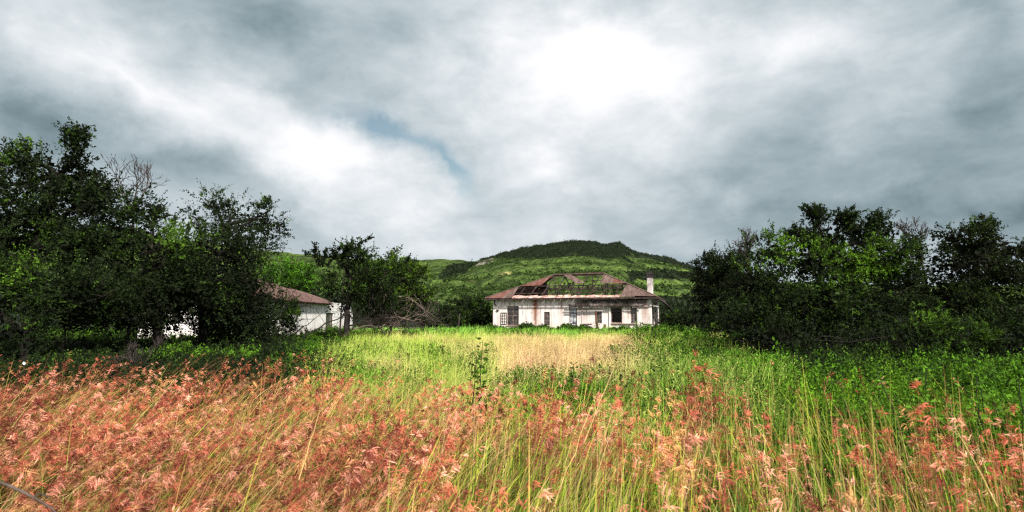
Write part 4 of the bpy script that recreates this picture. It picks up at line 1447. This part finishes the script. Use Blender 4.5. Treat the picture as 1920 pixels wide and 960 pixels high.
def seed_stems(Q, X, Y, px, r, hlo, hhi, nclu, nspk, ls, tone, wide=1.0):
    n = len(X)
    lean, ld = lean_of(px, r, n)
    h = r.uniform(hlo, hhi, n) * (1 + .16 * vnoise(X, Y, 0, 1.7, 66, 2))
    patch = np.clip(1 + .5 * vnoise(X, Y, 0, 1.1, 67, 2), .35, 1.6)[:, None]
    base = np.stack([X, Y, ground_z(X, Y)], -1)
    tan = np.array([.66, .36, .17]); pk = np.array([.50, .19, .10])
    cst = tan + (pk - tan) * r.uniform(0, .8, (n, 1))
    cst *= r.uniform(.6, 1.15, (n, 1))
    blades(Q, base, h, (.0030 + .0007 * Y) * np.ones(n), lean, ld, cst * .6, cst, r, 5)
    ldv = np.column_stack([np.cos(ld), np.sin(ld), np.zeros(n)])
    ckind = r.random(n)[:, None]
    red = np.array([.47, .125, .075]); dark = np.array([.17, .038, .028]); pale = np.array([.78, .33, .23]); tanh = np.array([.56, .29, .12])
    hc = np.where(ckind < .42, red, np.where(ckind < .66, dark, np.where(ckind < .85, pale, tanh))) * tone * patch
    for k in range(nclu):
        t = r.uniform(.58, 1.02, n)
        p = base + ldv * (lean * h * t ** 1.8)[:, None]
        p[:, 2] += h * t * (1 - .32 * np.minimum(lean, 1.4) * t)
        off = unit(r.normal(size=(n, 3)) * [1, 1, .5]) * r.uniform(0, .035, (n, 1))
        p = p + off
        md = unit(ldv * .9 + r.normal(size=(n, 3)) * .65 + [0, 0, -.05])
        sc_ = r.uniform(.6, 1.3, n)
        for s in range(nspk):
            D = unit(md + r.normal(size=(n, 3)) * .42)
            cc = hc * r.uniform(.65, 1.35, (n, 1))
            leaves(Q, p + r.normal(size=p.shape) * .008, D, ls * sc_ * r.uniform(.7, 1.4, n), .0042 * wide * sc_ * (1 + .09 * Y), cc, r, droop=.15)


def red_grass():
    r = np.random.default_rng(101)
    Q = Quads()
    n = 9000
    px, Y, X, tk, tm = clumped(r, -160, 2080, 1.6, 9.5, n, 1.2, 6, .06)
    dens = lerp(px, [0, 600, 900, 1100, 1300, 1600, 1920], [1.0, .95, .62, .50, .42, .30, .26])
    nz = vnoise(X, Y, 0, .9, 62, 2)
    far = lerp(Y, [1.5, 2.6, 3.6, 5], [.2, .34, .72, 1.0]) * np.where(px > 650, lerp(Y, [2.2, 3.2], [.45, 1]), 1)
    k = (Y < red_edge(px) + r.normal(size=n) * .35) & (r.random(n) < dens * far * np.clip(1 + 1.5 * nz + .8 * vnoise(X, Y, 0, 2.6, 65, 1), .03, 2.4))
    px, Y, X = px[k], Y[k], X[k]
    seed_stems(Q, X, Y, px, r, .62, 1.05, 6, 11, .042, np.array([1., 1., 1.]))
    # big heads close to the lens
    n = 130
    px, Y, X = fan(r, -200, 1800, 1.5, 2.6, n, 1)
    seed_stems(Q, X, Y, px, r, .70, 1.0, 6, 13, .055, np.array([1.05, 1.05, 1.05]), 1.1)
    # stragglers in the dark undergrowth beyond
    n = 260
    px, Y, X = fan(r, -50, 640, 8.4, 12, n, 1)
    seed_stems(Q, X, Y, px, r, .7, 1.05, 4, 5, .055, np.array([1., .95, .9]))
    n = 60
    px, Y, X = fan(r, 1250, 1900, 4.5, 8, n, 1)
    seed_stems(Q, X, Y, px, r, .7, 1.0, 4, 5, .045, np.array([1., .95, .9]))
    o = Q.build('red_grass', M['seed'])
    tag(o, 'wind-bent red and pink seed heads of tall grass across the foreground', 'grass', kind='stuff')


def mid_field():
    """the bright meadow between the foreground and the houses"""
    r = np.random.default_rng(102)
    Q = Quads()
    n = 290000
    px, Y, X, tk, tm = clumped(r, 500, 1480, 4.8, 50, n, 1.55, 42, .085)
    edge = red_edge(px)
    wob = vnoise(X, Y, 0, 3.0, 69, 3)
    k = (Y > edge - .8)
    # the meadow narrows towards the thickets on both sides
    k &= px > lerp(Y, [5, 12, 20, 30, 50], [520, 560, 620, 650, 640]) + 30 * wob
    k &= px < lerp(Y, [5, 12, 18, 25, 50], [1480, 1440, 1400, 1370, 1340]) + 30 * wob
    px, Y, X, tk = px[k], Y[k], X[k], tk[k]
    n = len(px)
    tr, td, tl = r.normal(size=tm)[tk], r.normal(size=tm)[tk], r.normal(size=tm)[tk]
    nz = vnoise(X, Y, 0, 4.0, 63, 3)
    nb = vnoise(X, Y, 0, 1.1, 64, 2)
    nw = vnoise(X, Y, 0, 5.0, 70, 3)
    pxt = px + 75 * nw * (20 / (Y + 8)) + 22 * td
    Yt = Y * np.exp(.22 * vnoise(X, Y, 0, 4.0, 71, 3) + .06 * tr)
    # colour zones
    lime = np.array([.36, .50, .07]); green = np.array([.09, .26, .025]); tan = np.array([.62, .42, .22]); olive = np.array([.26, .27, .06]); pink = np.array([.62, .33, .22])
    c = np.tile(lime, (n, 1))
    tanz = np.clip(1 - np.hypot((pxt - 1050) / 235, np.log(Yt / 18.5) / .78), 0, 1)
    tanz = np.clip(tanz * 1.9 + .45 * nz + .25 * td, 0, 1) * np.clip(tanz * 5, 0, 1)
    c = c + (tan - c) * tanz[:, None]
    t2 = np.clip(2.2 * (nw - .22) + .3 * td, 0, .85) * (px > 680) * (Y < 34)
    c = c + (tan * np.array([1, 1.05, .9]) - c) * t2[:, None]
    pz = np.clip(1 - np.hypot((px - 1175) / 45, (Y - 22) / 5), 0, 1) + np.clip(1 - np.hypot((px - 985) / 50, (Y - 15) / 3.5), 0, 1)
    c = c + (pink - c) * np.clip(pz * 1.2 * (1 + nb), 0, .8)[:, None]
    oz = np.clip(.25 + .6 * nz + .45 * (Y < 12), 0, 1) * (tanz < .5)
    c = c + (olive - c) * (oz * .55)[:, None]
    gz = np.clip((Y - 33) / 5 + .4 * nz, 0, 1)
    c = c + (green * 1.5 - c) * gz[:, None] * .8
    gr = np.clip((px - lerp(Y, [6, 20, 40], [1130, 1200, 1220])) / 90 + .7 * nz + .3 * td, 0, 1)
    c = c + (green * 1.1 - c) * gr[:, None] * .40
    c = c + (np.array([.50, .50, .16]) - c) * np.clip(tl * .3, 0, .6)[:, None]
    c = c * np.clip(1 + .25 * nb + .22 * tr, .35, 1.7)[:, None] * r.uniform(.6, 1.25, (n, 1))
    h = r.uniform(.28, .62, n) * np.clip(1 + .3 * nz + .30 * tr, .35, 1.9) * lerp(Y, [5, 12, 40], [1.1, 1.0, .9])
    w = .003 * r.uniform(.7, 1.4, n) * (1 + Y * .16)
    lean = np.clip(.4 + r.normal(size=n) * .3, 0, 1.2)
    ld = r.normal(size=n) * .8 + td
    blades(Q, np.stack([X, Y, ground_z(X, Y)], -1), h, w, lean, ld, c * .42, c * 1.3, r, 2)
    # feathery pale tops
    m = (r.random(n) < .30 + .3 * (tanz > .3)) & (gz < .6)
    P = np.stack([X[m], Y[m], ground_z(X[m], Y[m]) + h[m] * r.uniform(.8, 1.05, m.sum())], -1) + np.stack([lean[m] * h[m] * np.cos(ld[m]) * .7, lean[m] * h[m] * np.sin(ld[m]) * .7, -lean[m] * h[m] * .28], -1)
    s = .030 * (1 + .03 * Y[m])
    cc = c[m] * .75 + np.array([.16, .12, .05])
    for _ in range(2):
        leaves(Q, P + r.normal(size=P.shape) * .03, r.normal(size=P.shape) + [.6, 0, .2], s * r.uniform(.6, 1.3, len(s)), s * .28, cc, r)
    o = Q.build('meadow', M['grass'])
    tag(o, 'bright lime and tan meadow grass between the foreground and the white houses', 'grass', kind='stuff')


def herb_patch(Q, r, px0, px1, Y0, Y1, n, h0, h1, bright, tone=(1, 1, 1), ls=.05, dark_n=0.0, lw=.45, thr=-.2):
    px, Y, X = fan(r, px0, px1, Y0, Y1, n, 1.2)
    nz = vnoise(X, Y, 0, 1.7, int(px0 + 7), 2)
    k = nz > thr
    px, Y, X, nz = px[k], Y[k], X[k], nz[k]
    n = len(px)
    H = r.uniform(h0, h1, n) * (1 + .35 * nz)
    D = unit(np.stack([r.normal(size=n) * .22, r.normal(size=n) * .22, np.ones(n)], -1))
    P = np.stack([X, Y, ground_z(X, Y) + .02], -1)
    foliage(Q, P, D, H, 26, ls, lw, np.array(tone), bright + .3 * nz, r)


def herbs():
    r = np.random.default_rng(103)
    Q = Quads()
    # growth at the foot of the left trees; dark rows have painted tree shade
    herb_patch(Q, r, -120, 640, 8.6, 17, 9000, .35, .75, .12, (1, 1, 1), .075, thr=-.9)
    herb_patch(Q, r, -120, 560, 15, 24, 4500, .4, .9, .10, (1, 1, 1), .10, thr=-.9)
    herb_patch(Q, r, -200, 660, 24, 46, 6000, .4, .8, .42, (1, 1.1, .8), .16, thr=-.9)
    herb_patch(Q, r, 280, 480, 15.5, 17, 700, .5, .8, .75, (1, 1.1, .9), .09, thr=-.5)
    herb_patch(Q, r, 540, 680, 9, 27, 2200, .3, .75, .5, (1, 1.1, .9), .075, thr=0)
    # right hand growth
    herb_patch(Q, r, 1380, 2080, 4.3, 11, 7400, .30, .80, .70, (1.25, 1.3, .9), .055, thr=-.7)
    herb_patch(Q, r, 1470, 2080, 10, 18, 5500, .35, .9, .34, (1, 1, 1), .08, thr=-.9)
    herb_patch(Q, r, 1200, 1480, 6, 18, 2600, .35, .7, .75, (1, 1.15, .9), .06, thr=-.25)
    herb_patch(Q, r, 1210, 1400, 18, 42, 2000, .35, .8, .7, (1, 1.1, .9), .11, thr=-.3)
    # clumps out in the meadow
    herb_patch(Q, r, 960, 1125, 8.2, 12.0, 2600, .45, .75, .70, (1, 1.25, .9), .06, thr=-.1)
    herb_patch(Q, r, 640, 860, 8.5, 14, 1500, .30, .60, .58, (1, 1.25, 1.), .06, thr=.15)
    herb_patch(Q, r, 680, 930, 14, 26, 1200, .3, .6, .55, (1, 1.25, 1.), .09, thr=.25)
    herb_patch(Q, r, 640, 1290, 36, 46, 3200, .3, .6, .62, (1, 1.2, .8), .15, thr=-.3)
    herb_patch(Q, r, 560, 1300, 5.6, 8.5, 1500, .28, .52, .6, (1, 1.15, .9), .05, thr=.2)
    herb_patch(Q, r, -60, 1900, 2.6, 6.0, 1100, .25, .5, .6, (1, 1.15, .9), .035, thr=.25)
    def clumps(px0, px1, Y0, Y1, m, h0, h1, b0, b1, ls):
        px, Y, X = fan(r, px0, px1, Y0, Y1, m, 1.2)
        for i in range(m):
            H = r.uniform(h0, h1)
            rad = H * r.uniform(.35, .6)
            k = int(r.integers(30, 60))
            q = r.normal(size=(k, 2)) * rad * .55
            dd = np.hypot(q[:, 0], q[:, 1]) / rad
            P = np.stack([X[i] + q[:, 0], Y[i] + q[:, 1], np.full(k, .03)], -1)
            D = unit(np.stack([q[:, 0] * .9 + r.normal(size=k) * .1, q[:, 1] * .9 + r.normal(size=k) * .1, np.full(k, .8)], -1))
            foliage(Q, P, D, H * np.clip(1.05 - .4 * dd, .3, 1.1) * r.uniform(.75, 1.1, k), 24, ls * (1 + .02 * Y[i]), .42, np.array([1, 1.15, .9]), r.uniform(b0, b1), r)
    clumps(640, 900, 9, 22, 40, .45, .85, .45, .9, .055)
    clumps(940, 1130, 8.5, 12, 16, .5, .8, .5, .95, .055)
    clumps(1130, 1480, 6, 20, 140, .45, 1.05, .15, .95, .055)
    clumps(1430, 2000, 8.5, 12.5, 60, .7, 1.25, .5, 1.1, .075)
    clumps(-60, 520, 9, 13, 40, .4, .8, .1, .5, .06)
    clumps(1200, 1420, 20, 42, 40, .6, 1.3, .3, .9, .10)
    clumps(1440, 2000, 4.6, 10, 85, .45, .95, .45, 1.0, .05)
    clumps(560, 1250, 5.4, 8.5, 26, .35, .65, .5, .95, .045)
    clumps(520, 680, 8, 26, 26, .4, .9, .3, .9, .06)
    o = Q.build('weeds', M['leaf'])
    tag(o, 'green leafy weeds and undergrowth below the trees and around the meadow', 'weeds', kind='stuff')


fore_grass()
red_grass()
mid_field()
herbs()


# ------------------------------------------------------------------ single plants that stand out
def weed(px, py_top, Y, label, seed, spread=.10, ls=.05, bright=.5, stems=1, tone=(1, 1.1, .9), nleaf=40, name='weed_plant', lean=0.0, group='single weeds that stand out'):
    r = np.random.default_rng(seed)
    g = G(px, Y)
    top = at(px, py_top, Y)
    H = top[2]
    Q, S = Quads(), Quads()
    for s in range(stems):
        f = 1 if s == 0 else r.uniform(.6, .95)
        e = np.array([(r.normal() * spread * 2 if s else 0) + lean, r.normal() * spread, H * f])
        pts = bent((0, 0, 0), e, r, 8, .03)
        tube(S, pts, np.linspace(.010, .003, 8), 4, (.12, .15, .05))
        tt = np.linspace(.22, 1, nleaf)
        P = np.stack([np.interp(tt, np.linspace(0, 1, 8), pts[:, i]) for i in range(3)], -1)
        a = np.arange(nleaf) * 2.4
        out = np.stack([np.cos(a), np.sin(a), .35 + 0 * a], -1) + r.normal(size=(nleaf, 3)) * .2
        sz = ls * (1.35 - .7 * (tt - .22)) * r.uniform(.7, 1.2, nleaf)
        k = np.clip(bright + r.normal(size=(nleaf, 1)) * .25, 0, 1)
        cc = (MD + (BR - MD) * k) * np.array(tone)
        for rep in range(2):
            leaves(Q, P + out * .02 + r.normal(size=P.shape) * .012, unit(out), sz, sz * .55, cc * r.uniform(.8, 1.2, (nleaf, 1)), r, droop=.15)
    root = empty(name, g)
    tag(root, label, 'plant', group)
    S.build('stem', M['bark'], root)
    Q.build('leaves', M['leaf'], root)


weed(905, 640, 6.6, 'tall upright leafy weed alone in the middle of the meadow', 201, .05, .085, .6, 1, nleaf=34)
weed(893, 668, 6.6, 'shorter dark leafy weed close beside the tall one mid-meadow', 202, .05, .08, .25, 2, nleaf=26)
weed(1236, 640, 10, 'dark thin sapling right of the tan grass, tallest of three', 203, .12, .06, .15, 4, nleaf=30, name='sapling')
weed(1268, 655, 10.5, 'dark crooked sapling right of the tallest of the three thin saplings', 204, .16, .06, .15, 4, nleaf=30, name='sapling')
weed(1345, 655, 11, 'small thin dark sapling among the weeds left of the right-hand thicket', 205, .12, .06, .25, 3, nleaf=24, name='sapling')
weed(1075, 684, 9.4, 'dense bright green bushy weed in the middle meadow', 206, .17, .07, .45, 10, nleaf=30)
weed(1735, 690, 5.2, 'bright feathery weed, leftmost of the tall green weeds at lower right', 207, .14, .055, .95, 12, nleaf=44)
weed(1810, 700, 4.8, 'bright feathery weed in the middle of the tall green weeds at lower right', 208, .14, .055, .95, 12, nleaf=44)
weed(1885, 705, 4.6, 'bright feathery weed at the right edge of the photo above the red grass', 209, .14, .055, .95, 12, nleaf=44)
weed(618, 690, 7.6, 'bright green leafy weed behind the red grass below the cottage', 210, .12, .05, .95, 5, nleaf=26)
weed(1120, 592, 43.8, 'small weed climbing at the foot of the rust-red post', 211, .15, .12, .5, 3, nleaf=20)
weed(1480, 690, 7.5, 'leafy green weed in front of the dark right-hand thicket', 212, .14, .05, .5, 5, nleaf=30)
weed(1640, 700, 6.2, 'green weed between the thicket and the tall weeds at lower right', 213, .14, .05, .5, 6, nleaf=34)


def tuft(px, py_top, Y, label, seed, n=14, lean=.25):
    r = np.random.default_rng(seed)
    g = G(px, Y)
    H = at(px, py_top, Y)[2]
    Q = Quads()
    P = r.normal(size=(n, 3)) * [.05, .05, 0] + 0
    X, Yy = g[0] + P[:, 0], g[1] + P[:, 1]
    pxs = np.full(n, float(px))
    seed_stems(Q, X, Yy, pxs, r, H * .8, H * 1.05, 7, 7, .06, np.array([1., .85, .85]))
    o = Q.build('grass_tuft', M['seed'], loc=g)
    tag(o, label, 'grass tuft', 'red plumes standing above the other grass')


tuft(1288, 698, 5.4, 'tall dark-red grass plume standing up right of the centre', 301, 10)
tuft(1700, 770, 3.4, 'red grass tuft in front of the tall green weeds at lower right', 302, 8)
tuft(560, 672, 7.6, 'red grass plumes leaning right against the dark undergrowth', 303, 12)


def straw(p0, p1, Y0, Y1, label, seed, rad=.004):
    r = np.random.default_rng(seed)
    a, c = at(*p0, Y0), at(*p1, Y1)
    a[2] = max(a[2], 0)
    Q = Quads()
    tube(Q, bent(a, c, r, 7, .02, .03), np.linspace(rad, rad * .5, 7), 5)
    g = np.array([a[0], a[1], 0])
    o = Q.build('straw_stem', M['strawm'], loc=g)
    tag(o, label, 'grass stem', 'long single straw stems')


M['strawm'] = noise_mat('straw', (.45, .30, .11), (.62, .44, .18), 12)
straw((1095, 830), (1152, 688), 4.4, 4.6, 'long pale straw stem rising steeply in the middle of the foreground', 311)
straw((1035, 960), (1108, 765), 3.2, 3.4, 'long pale straw stem in front of the reddest patch near the centre', 312)
straw((560, 900), (600, 770), 3.0, 3.2, 'pale straw stem leaning right in the left foreground', 313, .003)
straw((1870, 950), (1790, 800), 2.7, 3.0, 'straw stem leaning left in the lower right corner', 314, .003)


def twig():
    Q = Quads()
    pts = [at(-30, 893, 1.9), at(20, 912, 1.92), at(62, 932, 1.95), at(95, 952, 1.98), at(125, 985, 2.0)]
    tube(Q, pts, [.0055, .005, .0045, .004, .003], 6)
    tube(Q, [at(62, 932, 1.95), at(74, 925, 1.97), at(92, 932, 1.99)], [.0035, .003, .002], 5)
    g = np.array([pts[0][0], 1.9, 0])
    o = Q.build('dry_twig', M['dead'], loc=g, smooth=True)
    tag(o, 'bare dry forked twig in the lower left corner of the photo', 'twig')


twig()


def flower(px, py, Y, label, seed, s=.035):
    r = np.random.default_rng(seed)
    g = G(px, Y)
    H = at(px, py, Y)[2]
    root = empty('flower', g)
    tag(root, label, 'flower', 'small pale flowers')
    S = Quads(); tube(S, bent((0, 0, 0), (0, 0, H), r, 6, .02), np.linspace(.004, .002, 6), 4); S.build('stem', M['bark'], root)
    P = Quads()
    for k in range(6):
        a = k * pi / 3
        d = np.array([cos(a), -.7, sin(a)])
        leaves(P, np.array([[0, 0, H]]), d[None], [s], [s * .8], [(1, 1, 1)], r)
        leaves(P, np.array([[0, 0, H]]), (d + [.2, 0, .1])[None], [s], [s * .8], [(1, 1, 1)], r)
    P.build('petals', M['flower'], root)


flower(60, 681, 8.8, 'small white flower at the edge of the red grass, far left', 321)
flower(1915, 704, 6.2, 'small white flower in the dark weeds at the right edge', 322, .02)
